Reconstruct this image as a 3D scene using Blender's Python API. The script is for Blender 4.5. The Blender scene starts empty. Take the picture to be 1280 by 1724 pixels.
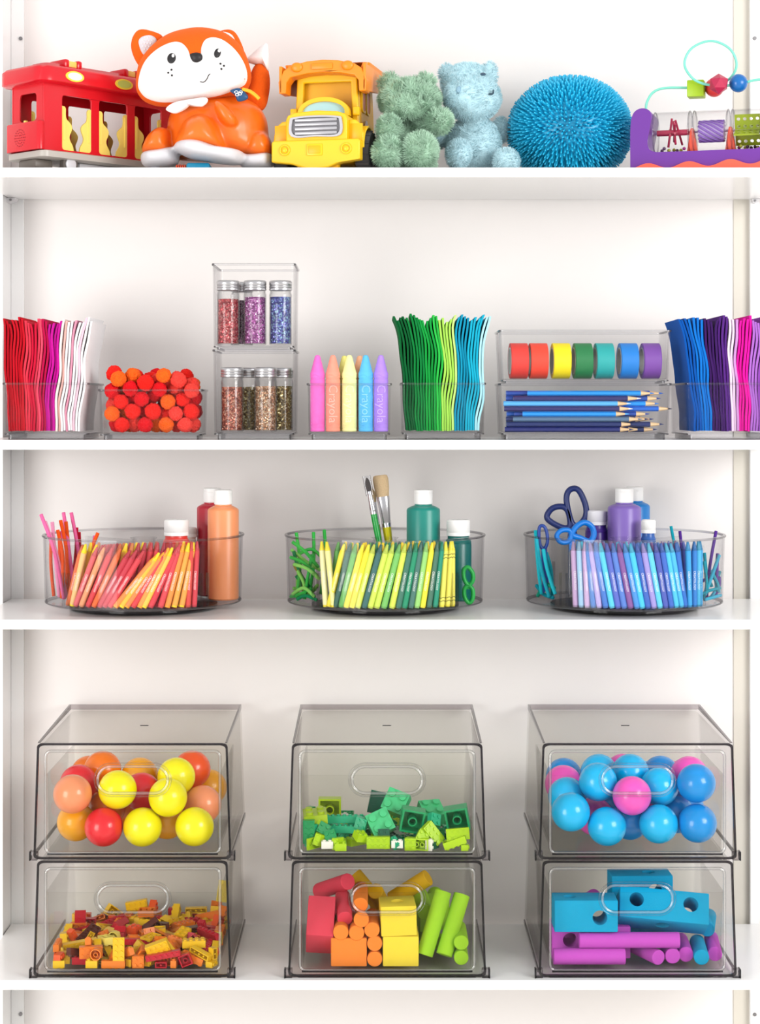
import bpy, bmesh, math, random
from math import sin, cos, pi, sqrt, radians
from mathutils import Vector, Matrix, Euler
from mathutils.geometry import tessellate_polygon

# ------------------------------------------------------------------ camera, world, lights, exposure
SC = bpy.context.scene
COL = SC.collection
FPX, CX, CY, D0, ZC = 3214.0, 640.0, 682.0, 2.55, 1.25     # focal length in px of the 1280x1724 frame

cam_d = bpy.data.cameras.new('camera')
cam = bpy.data.objects.new('camera', cam_d)
COL.objects.link(cam)
cam.location = (0, -D0, ZC)
cam.rotation_euler = (radians(90), 0, 0)
cam_d.sensor_fit = 'VERTICAL'
cam_d.sensor_height = 36.0
cam_d.sensor_width = 36.0
cam_d.lens = FPX / 1724.0 * 36.0
cam_d.shift_y = -(862.0 - CY) / 1724.0
cam_d.clip_start = 0.05
SC.camera = cam

w = bpy.data.worlds.new('studio')
SC.world = w
w.use_nodes = True
bg = w.node_tree.nodes['Background']
bg.inputs[0].default_value = (1.0, 0.995, 0.99, 1)
bg.inputs[1].default_value = 0.74


def area(name, loc, target, size, power, color=(1, 1, 1)):
    l = bpy.data.lights.new(name, 'AREA')
    l.shape = 'RECTANGLE'
    l.size, l.size_y = size
    l.energy = power
    l.color = color
    o = bpy.data.objects.new(name, l)
    COL.objects.link(o)
    o.location = loc
    o.rotation_euler = (Vector(target) - Vector(loc)).to_track_quat('-Z', 'Y').to_euler()
    return o


area('softbox_key', (2.1, -2.1, 1.8), (0, 0.1, 0.8), (1.3, 1.3), 48, (1.0, 0.995, 0.985))
area('softbox_fill', (-2.0, -2.3, 1.05), (0, 0.1, 0.75), (1.2, 1.6), 38, (1.0, 0.99, 0.98))

SC.view_settings.view_transform = 'Standard'
SC.view_settings.look = 'None'
SC.view_settings.gamma = 1.0
SC.view_settings.use_curve_mapping = False
SC.view_settings.exposure = 0.22
SC.cycles.transparent_max_bounces = 24
SC.cycles.max_bounces = 9
SC.cycles.diffuse_bounces = 2
SC.cycles.glossy_bounces = 2
SC.cycles.transmission_bounces = 4
SC.cycles.use_light_tree = False
SC.cycles.caustics_reflective = False
SC.cycles.caustics_refractive = False
SC.cycles.adaptive_threshold = 0.06
SC.cycles.sample_clamp_indirect = 6.0

# ------------------------------------------------------------------ helpers: coordinates
def S(y):
    return (D0 + y) / FPX


def P(px, py, y):
    """the point of the place that a pixel shows at depth y behind the shelf fronts"""
    return Vector(((px - CX) * S(y), y, ZC - (py - CY) * S(y)))


def X(px, y):
    return (px - CX) * S(y)


def Z(py, y):
    return ZC - (py - CY) * S(y)


SHELF = [Z(282, 0), Z(741, 0), Z(1043.5, 0), Z(1650.6, 0)]   # top surfaces
TH = 16.2 * S(0)
YB = 0.29                                                   # back wall

# ------------------------------------------------------------------ helpers: materials
def lin(h):
    if isinstance(h, str):
        h = h.lstrip('#')
        c = [int(h[i:i + 2], 16) / 255 for i in (0, 2, 4)]
    else:
        c = list(h)
    return tuple((x / 12.92 if x <= 0.04045 else ((x + 0.055) / 1.055) ** 2.4) for x in c)


MATS = {}


def mat(color, rough=0.45, var=0.06, scale=60.0, bump=0.0, bscale=400.0, metal=0.0, spec=0.5, sheen=0.0, coat=0.0, sss=0.0):
    key = (str(color), rough, var, scale, bump, bscale, metal, spec, sheen, coat, sss)
    if key in MATS:
        return MATS[key]
    m = bpy.data.materials.new('mat_%s' % (color if isinstance(color, str) else 'c'))
    m.use_nodes = True
    nt = m.node_tree
    b = nt.nodes['Principled BSDF']
    c = lin(color)
    tc = nt.nodes.new('ShaderNodeTexCoord')
    if var > 0:
        n = nt.nodes.new('ShaderNodeTexNoise')
        n.inputs['Scale'].default_value = scale
        n.inputs['Detail'].default_value = 2
        nt.links.new(tc.outputs['Object'], n.inputs['Vector'])
        mx = nt.nodes.new('ShaderNodeMix')
        mx.data_type = 'RGBA'
        nt.links.new(n.outputs['Fac'], mx.inputs['Factor'])
        mx.inputs['A'].default_value = (*[x * (1 - var) for x in c], 1)
        mx.inputs['B'].default_value = (*[min(1, x * (1 + var)) for x in c], 1)
        nt.links.new(mx.outputs['Result'], b.inputs['Base Color'])
    else:
        b.inputs['Base Color'].default_value = (*c, 1)
    b.inputs['Roughness'].default_value = rough
    b.inputs['Metallic'].default_value = metal
    b.inputs['Specular IOR Level'].default_value = spec
    if sheen:
        b.inputs['Sheen Weight'].default_value = sheen
        b.inputs['Sheen Tint'].default_value = (*[min(1, x * 1.5 + 0.1) for x in c], 1)
    if coat:
        b.inputs['Coat Weight'].default_value = coat
    if sss:
        b.inputs['Subsurface Weight'].default_value = sss
        b.inputs['Subsurface Scale'].default_value = 0.004
        b.inputs['Subsurface Radius'].default_value = (1, 1, 1)
    if bump:
        n2 = nt.nodes.new('ShaderNodeTexNoise')
        n2.inputs['Scale'].default_value = bscale
        n2.inputs['Detail'].default_value = 3
        nt.links.new(tc.outputs['Object'], n2.inputs['Vector'])
        bp = nt.nodes.new('ShaderNodeBump')
        bp.inputs['Strength'].default_value = bump
        bp.inputs['Distance'].default_value = 0.002
        nt.links.new(n2.outputs['Fac'], bp.inputs['Height'])
        nt.links.new(bp.outputs['Normal'], b.inputs['Normal'])
    MATS[key] = m
    return m


def clear_mat(name, tint, edge, refl=1.0, blend=0.25, rough=0.02):
    """clear plastic: lets light through, soaks up more of it at glancing angles, mirrors by Fresnel"""
    m = bpy.data.materials.new(name)
    m.use_nodes = True
    nt = m.node_tree
    nt.nodes.clear()
    out = nt.nodes.new('ShaderNodeOutputMaterial')
    tr = nt.nodes.new('ShaderNodeBsdfTransparent')
    gl = nt.nodes.new('ShaderNodeBsdfGlossy')
    gl.inputs['Roughness'].default_value = rough
    lw = nt.nodes.new('ShaderNodeLayerWeight')
    lw.inputs['Blend'].default_value = blend
    mx = nt.nodes.new('ShaderNodeMix')
    mx.data_type = 'RGBA'
    mx.inputs['A'].default_value = (*lin(tint), 1)
    mx.inputs['B'].default_value = (*lin(edge), 1)
    nt.links.new(lw.outputs['Facing'], mx.inputs['Factor'])
    nt.links.new(mx.outputs['Result'], tr.inputs['Color'])
    fr = nt.nodes.new('ShaderNodeLayerWeight')
    fr.inputs['Blend'].default_value = 0.5
    pw = nt.nodes.new('ShaderNodeMath')
    pw.operation = 'POWER'
    pw.inputs[1].default_value = 5.0
    nt.links.new(fr.outputs['Facing'], pw.inputs[0])
    mu = nt.nodes.new('ShaderNodeMath')
    mu.operation = 'MULTIPLY_ADD'
    mu.inputs[1].default_value = 0.9 * min(1, refl)
    mu.inputs[2].default_value = 0.035 * refl
    mu.use_clamp = True
    nt.links.new(pw.outputs[0], mu.inputs[0])
    ms = nt.nodes.new('ShaderNodeMixShader')
    nt.links.new(mu.outputs[0], ms.inputs[0])
    nt.links.new(tr.outputs[0], ms.inputs[1])
    nt.links.new(gl.outputs[0], ms.inputs[2])
    nt.links.new(ms.outputs[0], out.inputs['Surface'])
    return m


CLEAR = clear_mat('clear_plastic', '#fefefe', '#a5a1a8', 0.28, 0.05)
CLEAR_RIM = clear_mat('clear_plastic_rim', '#fafafb', '#66626c', 1.4, 0.2)
SMOKE = clear_mat('smoke_plastic', '#fdfdfc', '#b0abad', 0.14, 0.045)
BEAD = clear_mat('clear_plastic_bead', '#fcfcfc', '#8a868c', 4.5, 0.15)
SMOKE_RIM = clear_mat('smoke_plastic_rim', '#e6e3e4', '#4c4850', 1.2, 0.2)
SMOKE_EDGE = clear_mat('smoke_plastic_edge', '#8b868c', '#2a262c', 1.0, 0.25)
GLASS = clear_mat('jar_glass', '#fdfdfd', '#8f8f94', 1.0, 0.1)

# ------------------------------------------------------------------ helpers: geometry
class G:
    def __init__(s):
        s.v, s.f = [], []

    def add(s, vs, fs, M=None):
        o = len(s.v)
        s.v += [tuple(M @ Vector(v)) for v in vs] if M is not None else [tuple(v) for v in vs]
        s.f += [[i + o for i in f] for f in fs]
        return s

    def box(s, x0, x1, y0, y1, z0, z1, M=None):
        vs = [(x, y, z) for x in (x0, x1) for y in (y0, y1) for z in (z0, z1)]
        return s.add(vs, [(0, 1, 3, 2), (4, 6, 7, 5), (0, 4, 5, 1), (2, 3, 7, 6), (0, 2, 6, 4), (1, 5, 7, 3)], M)

    def rbox(s, x0, x1, y0, y1, z0, z1, r, seg=2, M=None):
        bm = bmesh.new()
        bmesh.ops.create_cube(bm, size=1)
        for v in bm.verts:
            v.co = Vector(((x0 + x1) / 2 + v.co.x * (x1 - x0), (y0 + y1) / 2 + v.co.y * (y1 - y0), (z0 + z1) / 2 + v.co.z * (z1 - z0)))
        bmesh.ops.bevel(bm, geom=bm.edges[:], offset=r, segments=seg, profile=0.5, affect='EDGES')
        return s.addbm(bm, M)

    def addbm(s, bm, M=None):
        bm.verts.index_update()
        vs = [v.co.copy() for v in bm.verts]
        fs = [[v.index for v in f.verts] for f in bm.faces]
        bm.free()
        return s.add(vs, fs, M)

    def loft(s, loops, cap0=True, cap1=True, closed=True, ring=False, M=None):
        n = len(loops[0])
        vs = [p for l in loops for p in l]
        fs = []
        rng = range(len(loops) if ring else len(loops) - 1)
        for k in rng:
            a, b = k * n, ((k + 1) % len(loops)) * n
            for i in range(n if closed else n - 1):
                j = (i + 1) % n
                fs.append((a + i, a + j, b + j, b + i))
        if cap0 and not ring:
            fs.append(tuple(range(n - 1, -1, -1)))
        if cap1 and not ring:
            fs.append(tuple(range((len(loops) - 1) * n, len(loops) * n)))
        return s.add(vs, fs, M)

    def lathe(s, prof, n=24, M=None):
        """prof: (r, z) from one end to the other; r = 0 closes to a point"""
        loops = []
        vs, fs, rows = [], [], []
        for r, z in prof:
            if r < 1e-9:
                rows.append([len(vs)])
                vs.append((0, 0, z))
            else:
                rows.append(list(range(len(vs), len(vs) + n)))
                vs += [(r * cos(2 * pi * i / n), r * sin(2 * pi * i / n), z) for i in range(n)]
        for a, b in zip(rows, rows[1:]):
            for i in range(n):
                j = (i + 1) % n
                if len(a) == 1 and len(b) == 1:
                    continue
                if len(a) == 1:
                    fs.append((a[0], b[j], b[i]))
                elif len(b) == 1:
                    fs.append((a[i], a[j], b[0]))
                else:
                    fs.append((a[i], a[j], b[j], b[i]))
        return s.add(vs, fs, M)

    def cyl(s, p0, p1, r0, r1=None, n=16):
        p0, p1 = Vector(p0), Vector(p1)
        r1 = r0 if r1 is None else r1
        L = (p1 - p0).length
        M = Matrix.Translation(p0) @ (p1 - p0).to_track_quat('Z', 'Y').to_matrix().to_4x4()
        return s.lathe([(0, 0), (r0, 0), (r1, L), (0, L)], n, M)

    def tube(s, pts, r, n=8, closed=False, flat=None):
        pts = [Vector(p) for p in pts]
        m = len(pts)
        rs = r if isinstance(r, (list, tuple)) else [r] * m
        t0 = (pts[1] - pts[0]).normalized()
        up = Vector((0, 0, 1)) if abs(t0.z) < 0.9 else Vector((1, 0, 0))
        nrm = (up - t0 * up.dot(t0)).normalized()
        loops = []
        for i in range(m):
            if closed:
                t = (pts[(i + 1) % m] - pts[i - 1]).normalized()
            else:
                t = (pts[min(i + 1, m - 1)] - pts[max(i - 1, 0)]).normalized()
            nrm = (nrm - t * nrm.dot(t)).normalized()
            bn = t.cross(nrm)
            k = flat if flat else 1.0
            loops.append([pts[i] + (nrm * cos(2 * pi * j / n) + bn * sin(2 * pi * j / n) * k) * rs[i] for j in range(n)])
        return s.loft(loops, True, True, True, closed)

    def ell(s, c, r, nu=20, nv=12, M=None):
        if not isinstance(r, (tuple, list)):
            r = (r, r, r)
        T = Matrix.Translation(Vector(c)) if M is None else M @ Matrix.Translation(Vector(c))
        T = T @ Matrix.Diagonal((*r, 1))
        return s.lathe([(sin(pi * k / nv) if 0 < k < nv else 0, -cos(pi * k / nv)) for k in range(nv + 1)], nu, T)

    def prism(s, loops, y0, y1, M=None):
        """loops: outlines in x, z (first the outer one, then holes), extruded along y"""
        tri = tessellate_polygon([[Vector((p[0], p[1], 0)) for p in l] for l in loops])
        flat = [p for l in loops for p in l]
        n = len(flat)
        vs = [(p[0], y0, p[1]) for p in flat] + [(p[0], y1, p[1]) for p in flat]
        fs = [tuple(t) for t in tri] + [tuple(i + n for i in reversed(t)) for t in tri]
        o = 0
        for l in loops:
            m = len(l)
            for i in range(m):
                j = (i + 1) % m
                fs.append((o + i, o + j, n + o + j, n + o + i))
            o += m
        return s.add(vs, fs, M)

    def mesh(s, name):
        me = bpy.data.meshes.new(name)
        me.from_pydata(s.v, [], s.f)
        bm = bmesh.new()
        bm.from_mesh(me)
        bmesh.ops.recalc_face_normals(bm, faces=bm.faces[:])
        bm.to_mesh(me)
        bm.free()
        return me

    def build(s, name, m, parent=None, smooth=40, bev=0, bseg=2, sub=0):
        return put(name, s.mesh(name), m, parent, smooth, bev, bseg, sub)


def put(name, me, m, parent=None, smooth=40, bev=0, bseg=2, sub=0):
    if smooth:
        for p in me.polygons:
            p.use_smooth = True
        if smooth < 180:
            me.set_sharp_from_angle(angle=radians(smooth))
    o = bpy.data.objects.new(name, me)
    if not me.materials:
        me.materials.append(m)
    COL.objects.link(o)
    o.parent = parent
    if bev:
        b = o.modifiers.new('bevel', 'BEVEL')
        b.width = bev
        b.segments = bseg
        b.limit_method = 'ANGLE'
        b.angle_limit = radians(35)
    if sub:
        b = o.modifiers.new('sub', 'SUBSURF')
        b.levels = b.render_levels = sub
    return o


def inst(name, me, parent=None, loc=None, rot=None):
    o = bpy.data.objects.new(name, me)
    COL.objects.link(o)
    o.parent = parent
    if loc is not None:
        o.location = loc
    if rot is not None:
        o.rotation_euler = rot
    return o


def tag(o, label=None, cat=None, group=None, kind=None):
    if label: o['label'] = label
    if cat: o['category'] = cat
    if group: o['group'] = group
    if kind: o['kind'] = kind
    return o


def thing(name, label, cat, loc=(0, 0, 0), rot=(0, 0, 0), group=None):
    o = bpy.data.objects.new(name, None)
    o.empty_display_size = 0.01
    COL.objects.link(o)
    o.location = loc
    o.rotation_euler = rot
    return tag(o, label, cat, group)


REG = []


def reg(o, phrase, ctx, cat, group, x=None):
    """things of one phrase in one place are told apart by their order from the left; labels are written at the end"""
    o['category'] = cat
    o['group'] = group
    REG.append((phrase, ctx, o.location.x if x is None else x, o))
    return o


def rr(w, d, r, n=5, cx=0, cy=0):
    """rounded rectangle outline, w by d"""
    pts = []
    for sx, sy, a0 in ((1, 1, 0), (-1, 1, 90), (-1, -1, 180), (1, -1, 270)):
        for k in range(n + 1):
            a = radians(a0 + 90 * k / n)
            pts.append((cx + sx * (w / 2 - r) + r * cos(a), cy + sy * (d / 2 - r) + r * sin(a)))
    return pts


def oval(a, b, n=28, cx=0, cz=0, rot=0):
    return [(cx + a * cos(2 * pi * k / n) * cos(rot) - b * sin(2 * pi * k / n) * sin(rot),
             cz + a * cos(2 * pi * k / n) * sin(rot) + b * sin(2 * pi * k / n) * cos(rot)) for k in range(n)]


def smooth_loop(pts, k=6):
    """closed Catmull-Rom curve through 2D points"""
    out = []
    n = len(pts)
    for i in range(n):
        p0, p1, p2, p3 = [Vector(pts[(i + j - 1) % n]) for j in range(4)]
        for q in range(k):
            t = q / k
            v = 0.5 * ((2 * p1) + (p2 - p0) * t + (2 * p0 - 5 * p1 + 4 * p2 - p3) * t * t + (3 * p1 - p0 - 3 * p2 + p3) * t ** 3)
            out.append(tuple(v))
    return out


def smooth_path(pts, k=6):
    out = []
    n = len(pts)
    P_ = [Vector(p) for p in pts]
    for i in range(n - 1):
        p0, p1, p2, p3 = P_[max(i - 1, 0)], P_[i], P_[i + 1], P_[min(i + 2, n - 1)]
        for q in range(k):
            t = q / k
            out.append(0.5 * ((2 * p1) + (p2 - p0) * t + (2 * p0 - 5 * p1 + 4 * p2 - p3) * t * t + (3 * p1 - p0 - 3 * p2 + p3) * t ** 3))
    out.append(P_[-1])
    return out


class Puff:
    """a stuffed shape: an outline in x, z swelling towards the front (-y) and the back"""
    def __init__(s, pts, c, bf, bb, e=2.0, k=5):
        s.o = smooth_loop(pts, k)
        s.c, s.bf, s.bb, s.e = c, bf, bb, e
        s.pol = sorted((math.atan2(z - c[1], x - c[0]), math.hypot(x - c[0], z - c[1])) for x, z in s.o)

    def rad(s, a):
        p = s.pol
        for i in range(len(p)):
            a0, r0 = p[i - 1]
            a1, r1 = p[i]
            if i == 0:
                a0 -= 2 * pi
            if a0 <= a <= a1:
                t = (a - a0) / max(1e-9, a1 - a0)
                return r0 + (r1 - r0) * t
        return p[-1][1] if a > 0 else p[0][1]

    def y(s, x, z):
        r = math.hypot(x - s.c[0], z - s.c[1])
        t = min(0.995, r / s.rad(math.atan2(z - s.c[1], x - s.c[0])))
        return -s.bf * (1 - t ** s.e) ** 0.5

    def geom(s, g=None, n=12, M=None):
        g = g or G()
        loops = []
        ts = [sin(pi / 2 * k / n) for k in range(1, n + 1)]
        cx, cz = s.c
        mk = lambda t, b: [(cx + (x - cx) * t, b * (max(0, 1 - t ** s.e)) ** 0.5, cz + (z - cz) * t) for x, z in s.o]
        for t in ts[:-1]:
            loops.append(mk(t, -s.bf))
        loops.append(mk(1.0, 0))
        for t in reversed(ts[:-1]):
            loops.append(mk(t, s.bb))
        return g.loft(loops, M=M)

    def patch(s, loops, lift=0.0004, back=0.002, fine=0.005, M=None):
        """a thin piece lying on the front of the shape"""
        bm = bmesh.new()
        tri = tessellate_polygon([[Vector((p[0], p[1], 0)) for p in l] for l in loops])
        vs = [bm.verts.new((p[0], 0, p[1])) for l in loops for p in l]
        for t in tri:
            try:
                bm.faces.new([vs[i] for i in t])
            except ValueError:
                pass
        for _ in range(4):
            es = [e for e in bm.edges if e.calc_length() > fine]
            if not es:
                break
            bmesh.ops.subdivide_edges(bm, edges=es, cuts=1)
            bmesh.ops.triangulate(bm, faces=bm.faces[:])
        for v in bm.verts:
            v.co.y = s.y(v.co.x, v.co.z) - lift
        ret = bmesh.ops.extrude_face_region(bm, geom=bm.faces[:])
        for v in ret['geom']:
            if isinstance(v, bmesh.types.BMVert):
                v.co.y += back
        return G().addbm(bm, M)


def fuse(o, voxel, it=6):
    r = o.modifiers.new('fuse', 'REMESH')
    r.mode = 'VOXEL'
    r.voxel_size = voxel
    r.use_smooth_shade = True
    m = o.modifiers.new('soften', 'SMOOTH')
    m.factor = 0.5
    m.iterations = it
    return o


def text_mesh(body, size, extrude):
    cu = bpy.data.curves.new('txt', 'FONT')
    cu.body = body
    cu.size = size
    cu.extrude = extrude
    cu.align_x = 'CENTER'
    cu.align_y = 'CENTER'
    cu.resolution_u = 2
    o = bpy.data.objects.new('txt', cu)
    COL.objects.link(o)
    dg = bpy.context.evaluated_depsgraph_get()
    me = bpy.data.meshes.new_from_object(o.evaluated_get(dg))
    bpy.data.objects.remove(o)
    bpy.data.curves.remove(cu)
    return me


ORD = ('zeroth first second third fourth fifth sixth seventh eighth ninth tenth eleventh twelfth thirteenth fourteenth fifteenth '
       'sixteenth seventeenth eighteenth nineteenth').split()
TENS = {20: 'twent', 30: 'thirt', 40: 'fort', 50: 'fift', 60: 'sixt', 70: 'sevent'}


def ordinal(n):
    if n < 20:
        return ORD[n]
    t, u = n // 10 * 10, n % 10
    return TENS[t] + ('ieth' if u == 0 else 'y-' + ORD[u])


def spin(m4):
    return m4.to_3x3().to_4x4()
# ------------------------------------------------------------------ the setting
WHITE = mat('#faf9f8', 0.22, 0.01, 20, 0.01, 300, 0, 0.6)
WALLM = mat('#f0ebe8', 0.6, 0.015, 6, 0.03, 500)
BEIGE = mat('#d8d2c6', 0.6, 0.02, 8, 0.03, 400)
METAL = mat('#8c8a8c', 0.35, 0.1, 200, 0, 1, 0.9)

tag(G().box(-2.2, 2.2, YB, YB + 0.1, 0, 2.6).build('wall_back', WALLM, None, 0), kind='structure')
tag(G().box(-2.2, 2.2, -3.2, YB, -0.05, 0).build('floor', mat('#e4e0da', 0.5, 0.03, 3), None, 0), kind='structure')
tag(G().box(-0.548, -0.5292, YB - 0.006, YB, 0, 2.4).build('trim_1', WHITE, None, 0, 0.0008), kind='structure')
tag(G().box(0.5257, 0.5496, YB - 0.002, YB, 0, 2.4).build('recess_shade_strip', BEIGE, None, 0, 0.0008), kind='structure')  # beige board: the shade of a recessed wall strip is put into its colour

names = ['white shelf board carrying the row of toys at the top',
         'white shelf board under the felt, glitter and pencil bins',
         'white shelf board under the three round crayon turntables',
         'white shelf board under the six stacked smoky drawers']
for k, z in enumerate(SHELF):
    o = G().box(-0.5465, 0.58, 0, 0.2775, -TH, 0).build('shelf_board', WHITE, None, 0, 0.0008)
    o.location = (0, 0, z)
    tag(o, names[k], 'shelf', 'white shelf boards')

for sx, lab in ((-1, 'left white shelf upright beside the red streetcar toy'), (1, 'right white shelf upright behind the purple bead toy')):
    r = thing('shelf_upright', lab, 'upright', (-0.548, 0.22, 0) if sx < 0 else (0.5487, 0.278, 0), (0, 0, 0), 'white shelf uprights')
    if sx < 0:
        G().box(-0.014, 0, 0, 0.0695, 0, 2.4).build('post', WHITE, r, 0, 0.0008)
        G().box(-0.004, 0.001, -0.003, 0.0, 0, 2.4).build('front_lip', WHITE, r, 0)
    else:
        G().box(0, 0.0132, 0, 0.0115, 0, 2.4).build('post', WHITE, r, 0, 0.0008)
    for k, z in enumerate(SHELF):
        zz = z - TH
        if sx < 0:
            G().prism([[(0, -0.0002), (0.013, -0.0002), (0.011, -0.004), (0.003, -0.007), (0, -0.0072)]], 0.03, 0.0555).build('shelf_clip', mat('#e4e2e4', 0.3, 0.02), r, 30).location = (0, 0, zz)
            G().cyl((0, 0, 0), (0, -0.002, 0), 0.0018, n=12).build('screw', METAL, r).location = (0.006, 0.0305, zz - 0.0035)
        else:
            G().prism([[(0.0004, -0.0002), (0.0125, -0.0002), (0.010, -0.0045), (0.005, -0.0065), (0.0015, -0.0045)]], -0.012, -0.0002).build('shelf_clip', mat('#e4e2e4', 0.3, 0.02), r, 30).location = (0, 0, zz)
            G().cyl((0, 0, 0), (0, -0.002, 0), 0.0016, n=12).build('screw', METAL, r).location = (0.0045, -0.0118, zz - 0.003)
    for py in (65, 1707):
        G().cyl((0, 0, 0), (0, -0.002, 0), 0.0027, n=14).build('peg', METAL, r).location = (0.0145, 0.0638, Z(py, 0.284)) if sx < 0 else (0.0065, 0.0004, Z(py, 0.28))
# ------------------------------------------------------------------ clear bins of the second shelf
def ring(outline_out, outline_in, z0, z1):
    return G().loft([[(x, y, z0) for x, y in outline_out], [(x, y, z1) for x, y in outline_out],
                     [(x, y, z1) for x, y in outline_in], [(x, y, z0) for x, y in outline_in]], ring=True)


def clear_bin(px0, px1, py_rim, py_bot, y, depth, label, base_z=None):
    wd = (px1 - px0) * S(y)
    cx = X((px0 + px1) / 2, y)
    bz = SHELF[1] if base_z is None else base_z
    zb, zt = Z(py_bot, y) - bz, Z(py_rim, y) - bz
    if zb < 0.002:
        zt += 0.002 - zb
        zb = 0.002
    r = thing('clear_bin', label, 'bin', (cx, y + depth / 2, bz), group='clear plastic bins on the second shelf')
    t = 0.0017
    wb, db = wd * 0.975, depth * 0.975
    lo = lambda w_, d_, rad, z: [(x, yy, z) for x, yy in rr(w_, d_, rad, 5)]
    g = G().loft([lo(wb - 0.004, db - 0.004, 0.004, zb), lo(wb, db, 0.005, zb + 0.002), lo(wd, depth, 0.005, zt),
                  lo(wd - 2 * t, depth - 2 * t, 0.0035, zt), lo(wb - 2 * t, db - 2 * t, 0.0035, zb + 0.003), lo(wb - 0.008, db - 0.008, 0.003, zb + 0.0022)])
    g.build('body', CLEAR, r, 50)
    ring(rr(wd + 0.003, depth + 0.003, 0.006), rr(wd - 2 * t + 0.0003, depth - 2 * t + 0.0003, 0.0035), zt - 0.0022, zt + 0.0006).build('rim', CLEAR_RIM, r, 30, 0.0005)
    ring(rr(wb + 0.0008, db + 0.0008, 0.005), rr(wb - 0.003, db - 0.003, 0.004), zb - 0.0008, zb + 0.0012).build('floor_edge', CLEAR_RIM, r, 30)
    ring(rr(wb - 0.008, db - 0.008, 0.004), rr(wb - 0.0112, db - 0.0112, 0.003), 0.0001, zb - 0.0005).build('foot_ring', CLEAR_RIM, r, 30)
    return dict(root=r, cx=cx, y0=y + t, y1=y + depth - t, zf=bz + zb + 0.003, zt=bz + zt, w=wb - 2 * t, x0=cx - wb / 2 + t, x1=cx + wb / 2 - t)


B = {}
B['red'] = clear_bin(5, 148, 645, 731, 0.03, 0.145, 'clear bin holding red and pink felt sheets')
B['pom'] = clear_bin(166, 340, 656, 732.5, 0.03, 0.085, 'low clear bin heaped with red pompoms')
B['glit'] = clear_bin(359, 496, 589, 731, 0.03, 0.12, 'tall clear bin of gold glitter jars, lower of the stack')
B['glit2'] = clear_bin(358, 496.5, 444, 584, 0.03, 0.12, 'tall clear bin of pink and purple glitter jars, top of the stack', B['glit']['zt'] + 0.0007)
B['chalk'] = clear_bin(518, 658, 646, 731, 0.03, 0.07, 'clear bin holding five fat sidewalk chalks')
B['green'] = clear_bin(676, 817, 645, 730.5, 0.03, 0.145, 'clear bin holding green and teal felt sheets')
B['pencil'] = clear_bin(842, 1130, 646, 731, 0.03, 0.1, 'wide clear bin of blue pencils, lower of the stack')
B['tape'] = clear_bin(842, 1130, 556, 641, 0.03, 0.1, 'wide clear bin of tape rolls, on top of the pencil bin', B['pencil']['zt'] + 0.0007)
B['purple'] = clear_bin(1156, 1299, 645, 731, 0.03, 0.145, 'clear bin holding blue, purple and pink felt sheets')

# ------------------------------------------------------------------ turntables of the third shelf
TT_Y = 0.1475
TT = {}
for key, px, lab in (('warm', 242, 'round clear turntable of red and orange crayons'),
                     ('green', 648.5, 'round clear turntable of green and yellow crayons'),
                     ('blue', 1051, 'round clear turntable of blue and purple crayons')):
    r = thing('turntable', lab, 'turntable', (X(px, TT_Y), TT_Y, SHELF[2]), group='divided turntables')
    TT[key] = r
    G().lathe([(0, 0.0001), (0.1, 0.0001), (0.104, 0.003), (0.104, 0.0075), (0.09, 0.0088), (0, 0.0088)], 64).build('base', SMOKE_EDGE, r, 40)
    G().lathe([(0, 0.0092), (0.1345, 0.0092), (0.1375, 0.0118), (0.1402, 0.1035), (0.1384, 0.1035), (0.1356, 0.0125), (0, 0.0121)], 128).build('tray', CLEAR, r, 40)
    G().lathe([(0.1379, 0.1022), (0.1413, 0.1022), (0.1422, 0.1038), (0.1413, 0.1052), (0.1379, 0.1052), (0.1379, 0.1022)], 128).build('rim', CLEAR_RIM, r, 50)
    G().lathe([(0.1342, 0.0090), (0.1378, 0.0108), (0.1380, 0.0126), (0.1368, 0.0126), (0.1342, 0.0090)], 128).build('floor_edge', CLEAR_RIM, r, 50)
    G().lathe([(0.0165, 0.0125), (0.0165, 0.098), (0.019, 0.099), (0.019, 0.1), (0.0148, 0.1), (0.0148, 0.0125), (0.0165, 0.0125)], 32).build('hub', CLEAR, r, 40)
    for k in range(4):
        a = radians(45 + 90 * k)
        M = Matrix.Rotation(a, 4, 'Z')
        for s in (-1, 1):
            G().box(0.0195, 0.1352, s * 0.0021 - 0.0006, s * 0.0021 + 0.0006, 0.0127, 0.0955, M).build('divider', CLEAR, r, 0)
            G().box(0.1315, 0.1357, s * 0.0055 - 0.0008, s * 0.0055 + 0.0008, 0.0127, 0.058, M).build('slot_rib', CLEAR_RIM, r, 0)

# ------------------------------------------------------------------ stacking drawers of the bottom shelf
CW, CB, CH, CD = 0.2545, 0.2625, 0.1565, 0.262


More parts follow.
